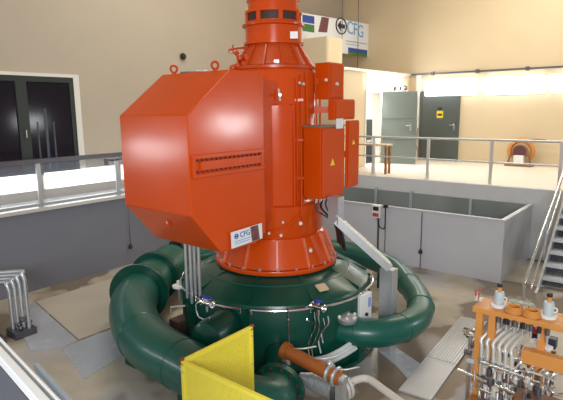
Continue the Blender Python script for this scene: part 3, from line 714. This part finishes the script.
# curved cover panel beside the box
angs = []
for xx in (263.5, 293.5):
    # where the pixel ray at eye height meets the cover radius
    dd = ray(xx, 165); R_ = .60; ox, oy = -AX.x, -AX.y
    A_ = dd.x**2+dd.y**2; B_ = 2*(dd.x*ox+dd.y*oy); C_ = ox*ox+oy*oy-R_*R_
    t = (-B_-math.sqrt(B_*B_-4*A_*C_))/(2*A_); angs.append(atan2(dd.y*t+oy, dd.x*t+ox))
R_ = .60; a0, a1 = angs
zt_, zb_ = pa(278, 105.5, .6).z, pa(278, 206, .6).z
MB().lathe((AX.x, AX.y, 0), (0, 0, 1), [(.5, zb_), (R_, zb_), (R_, zt_), (.5, zt_)], 20, a0, a1).build('cover_panel', ORANGE, og, .0)
m_ = MB()
for a in (a0, a1): u = V((cos(a), sin(a), 0)); m_.frame(AX+u*.57+V((0, 0, (zt_+zb_)/2)), u, V((-sin(a), cos(a), 0)), (0, 0, 1), .12, .02, zt_-zb_+.03)
split(m_, 'panel_flange', ORANGE, og)
q = pa(280, 95, .56); m_ = MB(); m_.tube([q-V((0, 0, .07)), q+V((-.02, 0, .07))], .014, 8); m_.cyl(q-NH*.01, q-NH*.06, .02, 8); m_.build('catch', ALU, og)
q = pa(276.5, 62, .44); m_ = MB(); m_.frame(q, NH, V((NH.y, -NH.x, 0)), (0, 0, 1), .05, .06, .05); m_.build('lamp_cap', ALU, og)
q = pa(298, 36, .36); m_ = MB(); m_.frame(pa(294, 35, .34), NH, V((NH.y, -NH.x, 0)), (0, 0, 1), .01, .09, .08); m_.build('tag_plate', WHITE, og)
# small wheel valve left of upper cone
q = pa(234, 50, .1); m_ = MB(); m_.tube([pa(229, 49.5, .1), pa(246, 47, .1)], .014, 8); m_.tube([pa(233, 45, .1), pa(233, 54, .1)], .01, 8); m_.torus(pa(231, 51, .1), NH, .03, .01, 12, 6); m_.tube([pa(236, 52, .1), pa(241, 60, .15), pa(236, 70, .2)], .03, 8); m_.build('oil_valve', ORANGE2, og)
m_ = MB()
for (x, y) in ((240, 58), (244, 64), (238, 66), (233, 68), (247, 58), (250, 66)): m_.sphere(pa(x, y, .25), .045, 10)
split(m_, 'oil_fitting', ORANGE2, og)
# conduits down the body
def ch(x, y, R):                             # where the sight line meets an upright cylinder of radius R about the axis
    dd = ray(x, y); ox, oy = -AX.x, -AX.y; A_ = dd.x**2+dd.y**2; B_ = 2*(dd.x*ox+dd.y*oy); C_ = ox*ox+oy*oy-R*R
    D_ = B_*B_-4*A_*C_
    return pa(x, y, .1) if D_ < 0 else EYEV+dd*((-B_-math.sqrt(D_))/(2*A_))
def vpath(pts, off=.54): return smoothpath([ch(x, y, .535 if y < 208 else .635) for x, y in pts], 5)
cd = [[(296, 78), (297, 110), (297, 150), (297.5, 205), (297, 216), (290, 224), (276, 230), (264, 233)], [(301, 74), (301.5, 120), (301.5, 160), (301.5, 208), (303, 222), (302, 230)], [(315, 73), (316, 100), (316.5, 130)], [(319, 73), (320, 100), (320, 128)], [(306, 72), (307, 100), (307.5, 150), (307, 188), (302, 200), (300, 212)]]
for c in cd: MB().tube(vpath(c), .013, 8).build('conduit', ORANGE, og)
for (x, y) in ((299, 100), (299, 140), (300, 178)):
    q = ch(x, y, .54); MB().frame(q, NH, V((NH.y, -NH.x, 0)), (0, 0, 1), .02, .10, .03).build('clamp', ORANGE, og)
for (x, y, m) in ((299.5, 83, ALU), (303.5, 84, ALU), (326, 80, ALU), (337, 84, ALU)):
    MB().sphere(ch(x, y, .54) if x < 310 else pa(x, y, .60), .02, 8).build('cap', m, og)

# ================================================================== JUNCTION BOXES on the generator's right side
def jbox(base_px, xr, xl, xw, yt, yb, X, label, doormark=True):
    # nearest vertical corner at pixel xr; +X face runs to pixel xw; the -Y face to pixel xl
    P = px(xr, yt, X); Q = px(xr, yb, X); y0 = P.y; z1 = P.z; z0 = Q.z
    y1 = px(xw, (yt+yb)/2, X).y; x0 = py(xl, (yt+yb)/2, y0).x
    r = thing('junction_box', ((x0+X)/2, (y0+y1)/2, z0), label, 'junction box', 'orange junction boxes')
    MB().box((x0, y0, z0), (X, y1, z1)).build('case', ORANGE, r, .006)
    MB().box((X, y0+.02, z0+.02), (X+.018, y1-.02, z1-.02)).build('door', ORANGE, r, .004)
    return r, (x0, y0, z0, X, y1, z1)
r, B = jbox(0, 320.5, 303.5, 344, 127.5, 199.5, -3.42, 'largest orange junction box, with yellow warning triangle, nearest the gallery')
MB().box((B[0]-.01, B[1]-.01, B[5]), (B[3]+.02, B[4]+.01, B[5]+.02)).build('top_sheet', mat('grey_brown_sheet', (.22, .15, .11), .6), r)  # top sheet is grey-brown where the case is orange
def tri(X, y, z, s, r):
    m_ = MB(); m_.prism([(X, y-s, z-s*.8), (X, y+s, z-s*.8), (X, y, z+s*.9)], (.002, 0, 0)); m_.build('warning_triangle', YELL2, r)
q = px(332.5, 162, B[3]+.018); tri(B[3]+.0185, q.y, q.z, .05, r)
m_ = MB()
for i in range(6):
    y = B[1]+.05+i*(B[4]-B[1]-.1)/5; m_.cyl((B[3]-.10, y, B[2]-.06), (B[3]-.10, y, B[2]), .02, 10)
m_.build('cable_gland', CHROME, r)
bigB = B
r, C_ = jbox(0, 347, 345, 358.5, 120.5, 188, -3.42, 'slim orange junction box behind the largest one, also with a warning triangle')
q = px(353.5, 142, C_[3]+.018); tri(C_[3]+.0185, q.y, q.z, .035, r)
r, D_ = jbox(0, 334.5, 328, 354.5, 99, 120, -3.42, 'small square orange junction box above the slim one')
r, E_ = jbox(0, 329.5, 315, 343.5, 62, 99, -3.55, 'tall orange junction box, topmost on the generator')
for B_ in (bigB, C_, D_, E_):
    pass
# brackets that carry the boxes
m_ = MB()
for B_ in (bigB, C_, D_, E_):
    zc_ = (B_[2]+B_[5])/2; c = V(((B_[0]+B_[3])/2, (B_[1]+B_[4])/2, zc_)); m_.bar(c, V((AX.x+.4, AX.y+.2, zc_)), .10, .08)
split(m_, 'box_bracket', ORANGE, og)
# white label between boxes
q = px(340.5, 123.5, -3.38); m_ = MB(); m_.box((-3.40, q.y-.07, q.z-.06), (-3.385, q.y+.07, q.z+.06))
tag(m_.build('label_plate', PAPER), 'small pale label plate between the upper and largest junction boxes', 'label')
# cables hanging from the big box
for i in range(5):
    y = bigB[1]+.08+i*.10; A = V((bigB[3]-.10, y, bigB[2]-.05)); B2 = pa(334+i*2.0, 228+i*2, .35); B3 = pa(338+2*i, 243+i*2, .1)
    tag(MB().tube(smoothpath([A, A+V((0, 0, -.10)), B2+V((0, 0, .06)), B3]), .013, 7).build('power_cable', BLACK if i % 2 else STEELD),
        'dark power cable hanging from the largest junction box into the cable channel', 'cable', 'cables under the largest junction box')

# sign hanging on the side housing
s0 = pa(231.5, 232, 1.0); 
sg = None
SX = BX1+.03
p0, p1, p2, p3 = px(231, 232.5, SX), px(261.5, 223, SX), px(265.5, 240, SX), px(232, 250, SX)
xd = (p1-p0); xd.z *= 1; w_ = xd.length; xdn = xd.normalized(); zdn = V((0, 0, 1)); zdn = (zdn-xdn*zdn.dot(xdn)).normalized(); h_ = (p0.z-p3.z)*.92
sg = thing('company_sign', tuple(p3), 'small white company sign leaning on the lower edge of the orange housing', 'sign')
nrm = V((1, 0, 0))
MB().frame((p0+p1)/2-zdn*h_/2, xdn, nrm, zdn, w_, .012, h_).build('plate', PAPER, sg)
o0 = p0+nrm*.0075
def sq(u0, u1, t0, t1, mm, nm, sh=0):
    MB().prism([o0+xdn*w_*u0-zdn*h_*t0+xdn*sh, o0+xdn*w_*u1-zdn*h_*t0+xdn*sh, o0+xdn*w_*u1-zdn*h_*t1, o0+xdn*w_*u0-zdn*h_*t1], nrm*.002).build(nm, mm, sg)
sq(.64, .90, .02, .98, PHOTO, 'photo_print', -.02)
sq(.08, .60, .62, .66, BLUEL, 'print_line'); sq(.08, .56, .76, .80, BLUEL, 'print_line.001')
m_ = MB(); c_ = o0+xdn*w_*.14-zdn*h_*.32+nrm*.002; m_.torus(c_, nrm, h_*.14, h_*.03, 18, 5); m_.frame(c_, xdn, nrm, zdn, h_*.22, .004, h_*.09); m_.build('logo', BLUEI, sg)
textobj('lettering', 'CFG', h_*.48, BLUEI, o0+xdn*w_*.25-zdn*h_*.47+nrm*.002, xdn, zdn, sg, .001)

# conduit bundle under the side housing (vertical steel tubes)
for i, xx in enumerate((185, 189.5, 193.5, 198)):
    q = pa(xx, 240, .75+.05*(i % 2))
    tag(MB().tube([V((q.x, q.y, .30)), V((q.x, q.y, -.62-.05*i))], .02, 10).build('steel_conduit', GALV),
        'vertical steel conduit below the orange side housing, one of four side by side', 'conduit', 'conduits below the side housing')

# ================================================================== CABLE CHANNEL (galvanised bracket)
base = pz(386.5, 351, PIT); top = V((base.x, base.y, 0)); 
d_ = ray(386.5, 268); k_ = hypot(base.x, base.y)/hypot(d_.x, d_.y); ztp = EYE+d_.z*k_
r = thing('cable_channel', tuple(base), 'galvanised sheet cable channel sloping down to a leg beside the branch pipe', 'cable channel')
MB().box((base.x-.09, base.y-.07, PIT), (base.x+.09, base.y+.07, ztp)).build('leg', GALV, r, .004)
Tq = V((base.x, base.y, ztp)); nh2 = NH
A = pa(336, 219, .55); slope_end = Tq+V((0, 0, .02))
MB().bar(A, slope_end, .18, .10).build('sloping_duct', GALV, r)
MB().bar(A+V((0, 0, .062)), slope_end+V((0, 0, .062)), .19, .014).build('cover', mat('cream_cover', (.80, .78, .70), .45), r)
MB().box((A.x-.07, A.y-.07, A.z-.05), (A.x+.07, A.y+.07, A.z+.28)).build('upright', GALV, r)
# white box on the housing
q = pa(363, 306, .70)
r = thing('terminal_box', tuple(q), 'white terminal box on the right side of the green housing', 'terminal box')
side = V((NH.y, -NH.x, 0)); fdir = (-NH+side*.9).normalized(); sdir = V((-fdir.y, fdir.x, 0))
MB().frame(q, sdir, fdir, (0, 0, 1), .22, .10, .34).build('case', WHITE, r, .008)
m_ = MB(); m_.cyl(q+fdir*.05+V((0, 0, -.09)), q+fdir*.07+V((0, 0, -.09)), .022, 12); m_.build('lock', BLKI, r)
MB().frame(q+fdir*.052+V((0, 0, .05))+sdir*.06, sdir, fdir, (0, 0, 1), .05, .005, .12).build('sticker', mat('light_blue_sticker', (.25, .35, .7), .5), r)
MB().frame(q-fdir*.10+V((0, 0, 0)), sdir, fdir, (0, 0, 1), .10, .12, .10).build('mount', GREEN, r)

# ================================================================== YELLOW MESH GUARD
GZ = -.10
g0, g1, g2 = pz(182, 362, GZ), pz(250.5, 327, GZ), pz(258, 408, GZ)
g1 = V((g0.x, g1.y, GZ)); g2 = V((g2.x+.1, g0.y, GZ))
GH = 1.33
r = thing('mesh_guard', (g0.x, g0.y, PIT), 'bright yellow perforated metal guard with a sharp front corner', 'guard')
def mesh_panel(a, c):
    d = (c-a); L = d.length; d.normalize(); n_ = d.cross(V((0, 0, 1)))
    fr = MB(); fr.bar(a+d*0, c, .03, .03); fr.bar(a-V((0, 0, GH-.05)), c-V((0, 0, GH-.05)), .03, .03)
    fr.bar(a-V((0, 0, GH/2)), c-V((0, 0, GH/2)), .02, .02)
    fr.frame(a+d*.015-V((0, 0, GH/2)), d, n_, (0, 0, 1), .03, .03, GH); fr.frame(c-d*.015-V((0, 0, GH/2)), d, n_, (0, 0, 1), .03, .03, GH)
    fr.build('frame', YELLOW, r, .003)
    st = MB(); pt = .021; H_ = GH-.06; L_ = L-.03; o = a+d*.015-V((0, 0, .02+H_))
    for sg_ in (1, -1):
        k = -int(H_/pt)-2 if True else 0
        for i in range(-int(H_/pt)-2, int(L_/pt)+int(H_/pt)+2):
            s0_ = i*pt; 
            # line u = s0 + sg*t, v = t
            t0_, t1_ = 0., H_
            if sg_ > 0: t0_ = max(0, -s0_); t1_ = min(H_, L_-s0_)
            else: t0_ = max(0, s0_-L_); t1_ = min(H_, s0_)
            if t1_-t0_ < .01: continue
            P = o+d*(s0_+sg_*t0_)+V((0, 0, t0_)); Q = o+d*(s0_+sg_*t1_)+V((0, 0, t1_))
            st.bar(P+n_*.001*sg_, Q+n_*.001*sg_, .002, .0085, n_.cross(Q-P).normalized())
    st.build('mesh_sheet', YELLOW, r)
mesh_panel(g0, g1); mesh_panel(g0, g2)
m_ = MB()
for p in (g0, g1): m_.cyl(p-V((0, 0, .004)), p+V((0, 0, .022)), .018, 10)
split(m_, 'post_cap', mat('rust_red_cap', (.25, .05, .03), .5), r)
m_ = MB()
for p in (g0, g1):
    for z in (.06, .30): m_.sphere(p+V((.018, -.018, -z)), .009, 8)
split(m_, 'screw', GALV, r)

# ================================================================== PIPEWORK IN FRONT OF THE HOUSING
a = pz(286, 351, -.86); c = pz(341, 379, -.95)
r = thing('copper_pipe', tuple(a), 'copper orange pipe lying across the front of the green housing', 'pipe')
MB().cyl(a, c, .072, 24).build('pipe', COPPER, r)
d = (c-a).normalized()
m_ = MB(); m_.cyl(a-d*.03, a+d*.03, .09, 24); m_.build('end_ring', COPPER, r)
m_ = MB(); e = a+d*(c-a).length*.80; m_.torus(e, d, .08, .02, 20, 8); m_.torus(e+d*.08, d, .085, .018, 20, 8); m_.sphere(e+V((0, 0, .10)), .03, 10); m_.cyl(c-d*.02, c+d*.05, .05, 16); m_.build('clamp', GALV, r)
m_ = MB(); w = d.cross(V((0, 0, 1)))
for k in (.1, .35, .6): m_.tube([a+d*k+V((0, 0, .07)), a+d*(k+.12)+V((0, 0, .12)), a+d*(k+.2)-w*.12+V((0, 0, .13))], .008, 6)
split(m_, 'cable_tie', ALU, r)
m_ = MB(); m_.box((c.x-.04, c.y-.04, PIT), (c.x+.04, c.y+.04, c.z-.04)); m_.box((a.x-.03, a.y-.03, PIT), (a.x+.03, a.y+.03, a.z-.06)); split(m_, 'stand', GALV, r)
# corrugated hose below it
a2, c2 = pz(300, 377, -1.15), pz(336, 390, -1.15)
r = thing('corrugated_hose', tuple(a2), 'grey corrugated flexible hose below the copper pipe', 'hose')
m_ = MB(); d = (c2-a2); L = d.length; nn = 15; pr = []
for i in range(nn):
    u = i/nn; rr = .035+.055*min(1, u*2.2); pr += [(rr, L*u), (rr+.018, L*(u+.35/nn)), (rr, L*(u+.7/nn))]
m_.lathe(a2, d, pr, 20); m_.build('bellows', GALV, r)
m_ = MB(); m_.cyl(c2, c2+d.normalized()*.05, .12, 20); m_.build('collar', STEELD, r)
m_ = MB(); m_.box((c2.x-.04, c2.y-.04, PIT), (c2.x+.02, c2.y+.02, c2.z-.03)); split(m_, 'stand', STEELD, r)
# white pipe with flange, going to the lower right
f0 = pz(345, 386, -1.12); pts = [f0, pz(356, 380, -1.10), pz(368, 379, -1.10), pz(384, 390, -1.12), pz(402, 403, -1.14), pz(420, 416, -1.16)]
r = thing('white_pipe', (f0.x, f0.y, PIT), 'pale pipe with bolted flange running to the bottom edge', 'pipe')
MB().tube(smoothpath(pts, 6), .038, 18).build('pipe', mat('pale_grey_paint', (.55, .52, .47), .4), r)
fm = MB(); fb = MB(); d = (pts[1]-pts[0]).normalized(); flange(fm, f0, d, .13, .03, 8, .015, fb); flange(fm, f0-d*.045, d, .13, .03, 8, .015, MB()); fm.build('flange', ALU, r); split(fb, 'flange_bolt', GALV, r)
m_ = MB(); m_.cyl((f0.x, f0.y, PIT), (f0.x, f0.y, f0.z-.1), .03, 10); q = pts[4]; m_.cyl((q.x, q.y, PIT), (q.x, q.y, q.z-.04), .03, 10); split(m_, 'stand', ALU, r)
# flat white hoses on the floor at the foot of the housing
for i in range(3):
    P = [ch(x, y, 1.37+.01*i) for x, y in ((309+i*2, 360+i*3), (325+i*1.5, 357+i*3), (340+i*1.5, 350+i*3), (352+i*2, 342+i*3))]
    tag(MB().tube(smoothpath(P), .024, 8).build('flexible_hose', mat('white_hose', (.62, .65, .66), .4)), 'pale flexible hose low along the green housing behind the copper pipe, one of three together', 'hose', 'pale hoses behind the copper pipe')

# ================================================================== FLOOR DETAILS
def slab(pts, m, name, h, lab):
    P = [pz(x, y, PIT) for x, y in pts]; return struct(MB().prism([(p.x, p.y, PIT+.001) for p in P], (0, 0, h)).build(name, m), lab)
slab([(36, 302), (79, 340), (125, 322), (150, 285), (135, 272)], SLABM, 'floor_slab', .008, 'beige screed field by the left wall')
slab([(10, 312), (35, 303), (78, 341), (60, 349), (30, 350)], SLABB, 'floor_slab.001', .006, 'bluish screed field in the left corner')
slab([(96, 335), (80, 341), (62, 350), (84, 380), (128, 352), (112, 330)], SLABB, 'floor_slab.002', .005, 'bluish damp screed field beside the ring pipe')
slab([(379, 352), (392, 345), (432, 372), (412, 384), (396, 366)], SLABB, 'floor_slab.003', .005, 'bluish damp screed field under the branch pipe')
# trench cover plates beside the unit
a = pz(462, 318, PIT); c = pz(400, 392, PIT)
r = thing('trench_grating', tuple(a), 'pale floor grating strip beside the hydraulic unit', 'grating')
dL = (c-a).normalized(); wv = V((-dL.y, dL.x, 0)); L = (c-a).length
if wv.x < 0: wv = -wv
m_ = MB(); m_.frame((a+c)/2+wv*.16+V((0, 0, .012)), dL, wv, (0, 0, 1), L, .36, .02); m_.build('plate', GRATE, r)
m_ = MB()
for i in range(11):
    p = a+wv*(-.0+.034*i); m_.bar(p+V((0, 0, .026)), p+dL*L*.62+V((0, 0, .026)), .012, .012)
split(m_, 'grate_bar', GALV, r)

# ================================================================== HYDRAULIC UNIT (lower right)
hx0, hx1, hy = -1.40, -.35, 4.47
HT = -.15
hu = thing('hydraulic_unit', (-1.0, 4.3, PIT), 'hydraulic unit in an orange ochre frame with rows of bent steel hoses', 'hydraulic unit')
m_ = MB(); m_.box((hx0, hy-.05, HT-.05), (hx1, hy+.25, HT)); m_.build('top_beam', TAN, hu, .005)
for x in (hx0+.06, hx0+.17, -.83, -.42):
    MB().box((x-.03, hy-.04, PIT), (x+.03, hy+.02, HT-.05)).build('post', TAN, hu, .004)
MB().box((hx0+.45, hy-.12, -.52), (hx1, hy-.04, -.40)).build('cross_beam', TAN, hu, .004)
MB().box((hx0+.05, 3.75, -1.25), (hx1, 4.35, -.95)).build('oil_tank', mat('brown_ochre_tank', (.32, .12, .04), .45, noise=.3, nscale=6), hu, .01)
MB().box((hx0+.45, 4.12, -1.0), (hx1, 4.32, -.72)).build('valve_block', mat('brown_valve_block', (.20, .10, .06), .5, noise=.4, nscale=14), hu, .01)
for i in range(5): MB().cyl((hx0+.52+i*.13, 4.06, -1.0), (hx0+.52+i*.13, 4.06, -.70), .04, 16).build('solenoid', [COPPER, GALV, STEELD, COPPER, GALV][i], hu)
for i, (x, y, R_, z) in enumerate(((528, 372, .13, -.62), (540, 374, .12, -.60), (551, 378, .13, -.62), (560, 384, .12, -.62), (520, 378, .09, -.66))):
    q = pz(x, y, z); MB().torus(q, (.7, -1, 0), R_*.8, .012, 24, 8, -.6, 3.6).build('bent_pipe', CHROME, hu)
for i in range(12):
    q = pz(484+i*5.2, 372+i*1.9, -.72); MB().tube([q, V((q.x, q.y, -1.25))], .013, 8).build('riser_pipe', GALV if i % 3 else STEELD, hu)
    MB().cyl(q+V((0, 0, -.02)), q+V((0, 0, .05)), .022, 8).build('pipe_nut', [ALU, STEELD, CHROME][i % 3], hu)
for i in range(7):
    q = pz(498+i*8.2, 322+i*2.2, -.24); MB().cyl(q, q+V((0, 0, .05)), .018, 8).build('knob', [STEELD, BLACK][i % 2], hu)
    MB().cyl(q-V((0, 0, .06)), q, .011, 8).build('valve_stem', GALV, hu)
for x in (hx0+.1, hx1-.08): MB().box((x-.03, 3.78, PIT), (x+.03, 3.84, -1.25)).build('leg', TAN, hu)
# comb of bent hoses
for i in range(6):
    q = pz(495+i*5.7, 327+i*1.5, -.34); e = pz(481+i*6.0, 341+i*2.2, -.46)
    P = [q+V((.015, .05, .02)), q, q.lerp(e, .55)+V((-.005, 0, .012)), e+V((0, 0, .01)), e+V((.012, -.01, -.05)), V((e.x+.015, e.y-.01, -.80))]
    MB().tube(smoothpath(P, 6), .0165, 10).build('hose', ALU, hu)
    MB().cyl(q+V((.015, .05, .02)), q+V((.015, .07, .09)), .018, 8).build('hose_fitting', STEELD, hu)
    MB().cyl((e.x+.015, e.y-.01, -.66), (e.x+.015, e.y-.01, -.60), .025, 8).build('hose_nut', GALV, hu)
    MB().cyl((e.x+.015, e.y-.01, -.84), (e.x+.015, e.y-.01, -.78), .024, 8).build('hose_fitting', STEELD, hu)
    MB().tube([V((e.x+.015, e.y-.01, -1.35)), V((e.x+.015, e.y-.01, -.84))], .012, 8).build('riser_pipe', GALV, hu)
# horizontal manifold bars
for (A, B, z, rr) in (((481, 362), (540, 383), -.62, .014), ((458, 370), (560, 412), -.80, .020), ((510, 358), (535, 366), -.6, .014), ((478, 388), (548, 418), -.85, .012)):
    MB().tube([pz(*A, z), pz(*B, z)], rr, 10).build('pipe', CHROME, hu)
for (x, y, z0, z1) in ((522, 345, -1.0, -.45), (541, 355, -1.0, -.5), (549, 365, -1.0, -.5), (524, 368, -.9, -.6), (556, 360, -1.0, -.5), (535, 350, -1.0, -.42)):
    q = pz(x, y, z1); MB().tube(smoothpath([q, q+V((0, -.05, -.06)), V((q.x, q.y-.06, z1-.2)), V((q.x, q.y-.02, z0))]), .013, 8).build('riser_pipe', CHROME, hu)
random.seed(3)
for k in range(34):
    x = random.uniform(482, 560); y = random.uniform(352, 398)
    q = pz(x, y, random.uniform(-.85, -.6)); s = random.uniform(.015, .035)
    MB().cyl(q-V((0, 0, s)), q+V((0, 0, s)), s*.8, 8).build('fitting', random.choice([GALV, CHROME, STEELD, STEELD, ALU, COPPER, BLACK]), hu)
random.seed(11)
for k in range(30):
    q = pz(random.uniform(466, 560), random.uniform(345, 399), random.uniform(-.80, -.55)); L = random.uniform(.06, .16)
    dv = random.choice([V((1, -.1, 0)), V((0, 0, 1)), V((0, 0, 1)), V((.3, -1, 0)).normalized()])
    MB().cyl(q-dv*L/2, q+dv*L/2, random.uniform(.006, .012), 8).build('small_pipe', random.choice([CHROME, ALU, GALV]), hu)
# blue/black valves with red knobs
for (x, y) in ((536, 334), (553, 341)):
    q = pz(x, y, -.38); 
    MB().box((q.x-.03, q.y-.04, q.z-.06), (q.x+.03, q.y+.04, q.z+.03)).build('switch_block', DKBLUE, hu, .004)
q = pz(535.5, 333, -.33); MB().cyl(q, q+V((0, 0, .05)), .022, 12).build('red_knob', RED, hu)
m_ = MB(); a_ = pz(532, 340, -.38); b_ = pz(551, 349, -.38); m_.bar(a_, b_, .05, .03); m_.build('white_strip', WHITE, hu)
# left gauge cluster
for (x, y, mm) in ((466, 330, GALV), (470, 336, STEELD), (475, 331, GALV), (468, 352, STEELD), (474, 345, STEELD), (480, 340, GALV), (471, 362, GALV)):
    q = pz(x, y, -.55); MB().cyl(q-V((.03, 0, 0)), q+V((.03, 0, 0)), .025, 10).build('fitting', mm, hu)
MB().tube([pz(464, 328, -.5), pz(485, 333, -.5)], .012, 8).build('pipe', CHROME, hu)
MB().tube([pz(464, 334, -.5), pz(482, 338, -.5)], .012, 8).build('pipe', CHROME, hu)
q = pz(471, 333, -.5); MB().tube([q, V((q.x, q.y, PIT))], .02, 10).build('pipe', GALV, hu)
MB().box((hx0-.02, 4.0, PIT), (hx0+.12, 4.3, -1.05)).build('side_tank', COPPER, hu, .01)
# things standing on the beam
for (x, lab) in ((498, 'white oil cup with dark cap on the orange beam, the left one'), (548, 'white oil cup with dark cap on the orange beam, the right one')):
    q = py(x, 316, hy+.10); q.z = HT
    c_ = thing('oil_cup', tuple(q), lab, 'oil cup', 'oil cups on the hydraulic unit')
    MB().lathe(q, (0, 0, 1), [(0, 0), (.07, 0), (.07, .015), (.05, .025), (.045, .025)], 20).build('base', WHITE, c_)
    MB().lathe(q, (0, 0, 1), [(.043, .025), (.043, .115), (.037, .135), (.02, .14), (.018, .14)], 20).build('body', mat('milky_cup', (.46, .54, .56), .3), c_)
    MB().lathe(q, (0, 0, 1), [(.018, .14), (.018, .18), (0, .18)], 14).build('stem', TAN, c_)
    MB().lathe(q, (0, 0, 1), [(.022, .18), (.024, .19), (.022, .21), (0, .215)], 14).build('cap', BLACK, c_)
    m_ = MB(); m_.torus(q+V((.048, -.01, .075)), (0, 1, 0), .02, .006, 14, 6); m_.build('handle', WHITE, c_)
for i, (x, lab) in enumerate(((513, 'left of the three pale tap wheels on the orange beam'), (521, 'middle one of the three pale tap wheels on the orange beam'), (529, 'right of the three pale tap wheels on the orange beam'))):
    q = py(x, 312, hy+.12); q.z = HT
    c_ = thing('tap_wheel', tuple(q), lab, 'tap', 'tap wheels on the orange beam')
    MB().cyl(q, q+V((0, 0, .07)), .012, 10).build('stem', GALV, c_)
    m_ = MB(); m_.torus(q+V((0, 0, .07)), (0, 0, 1), .03, .008, 16, 6); m_.bar(q+V((-.03, 0, .07)), q+V((.03, 0, .07)), .01, .01); m_.bar(q+V((0, -.03, .07)), q+V((0, .03, .07)), .01, .01)
    m_.build('wheel', mat('pale_green_metal', (.45, .52, .42), .4, metal=.3), c_)
for i, (x, lab) in enumerate(((514, 'left coil of orange cable on the orange beam'), (532, 'right coil of orange cable on the orange beam'))):
    q = py(x, 318, hy+.05); m_ = MB()
    for k in range(4): m_.torus((q.x, q.y-.02, HT+.012+.013*k), (0, 0, 1), .07-.006*k, .008, 24, 6)
    tag(m_.build('cable_coil', TAN), lab, 'cable coil', 'cable coils on the orange beam')
q = py(476, 300, hy+.12); q.z = HT
r = thing('pressure_fitting', tuple(q), 'small red and brass fitting at the left end of the orange beam', 'fitting')
m_ = MB(); m_.tube([q, q+V((-.01, 0, .10))], .008, 6); m_.tube([q+V((.02, 0, 0)), q+V((.03, 0, .12))], .006, 6); m_.build('lead', RED, r)
m_ = MB(); m_.cyl(q, q+V((0, 0, .04)), .02, 10); m_.cyl(q+V((.04, 0, 0)), q+V((.04, 0, .03)), .02, 10); m_.build('nut', ALU, r)

# ================================================================== LEFT PIPES AND TANK
r = thing('steam_duct', tuple(pz(30, 336, PIT)), 'bundle of bent steel tubes at the left edge', 'tubes')
r.name = 'tube_bundle'
basep = pz(30, 334, PIT)
for i in range(4):
    off = V((-.05*i, -.05*i, 0)); B0 = basep+off
    d_ = ray(23, 272); k_ = hypot(B0.x, B0.y)/hypot(d_.x, d_.y); zt_ = EYE+d_.z*k_-.04*i
    P = [B0, V((B0.x, B0.y, zt_-.12)), V((B0.x-.03, B0.y-.02, zt_-.03)), V((B0.x-.12, B0.y-.08, zt_)), V((B0.x-.9, B0.y-1.1, zt_-.02))]
    MB().tube([P[0]]+smoothpath(P[1:], 6), .028, 12).build('tube', GALV, r)
m_ = MB(); m_.box((basep.x-.22, basep.y-.22, PIT), (basep.x+.07, basep.y+.07, PIT+.10)); m_.build('clamp', STEELD, r)
m_ = MB()
for k in range(9): m_.sphere(basep+V((random.uniform(-.16, .06), random.uniform(-.16, .06), random.uniform(.1, .25))), .035, 8)
split(m_, 'coupling_ball', STEELD, r)
q = pz(-4, 345, PIT)
r = thing('oil_pump', tuple(q), 'brown pump with blue coupling behind the near handrail at left', 'pump')
MB().box((q.x-.30, q.y-.25, PIT), (q.x+.05, q.y+.12, PIT+.08)).build('base', STEELD, r)
MB().cyl((q.x-.06, q.y-.02, PIT+.08), (q.x-.06, q.y-.02, PIT+.50), .10, 24).build('motor', mat('brown_motor', (.20, .085, .035), .5), r)
MB().cyl((q.x-.06, q.y-.02, PIT+.50), (q.x-.06, q.y-.02, PIT+.56), .06, 24).build('cap', STEELD, r)
MB().cyl((q.x-.24, q.y-.15, PIT+.08), (q.x-.24, q.y-.15, PIT+.42), .08, 20).build('coupling', BLUEP, r)

for o in bpy.data.objects:
    if '_b' in o: del o['_b']
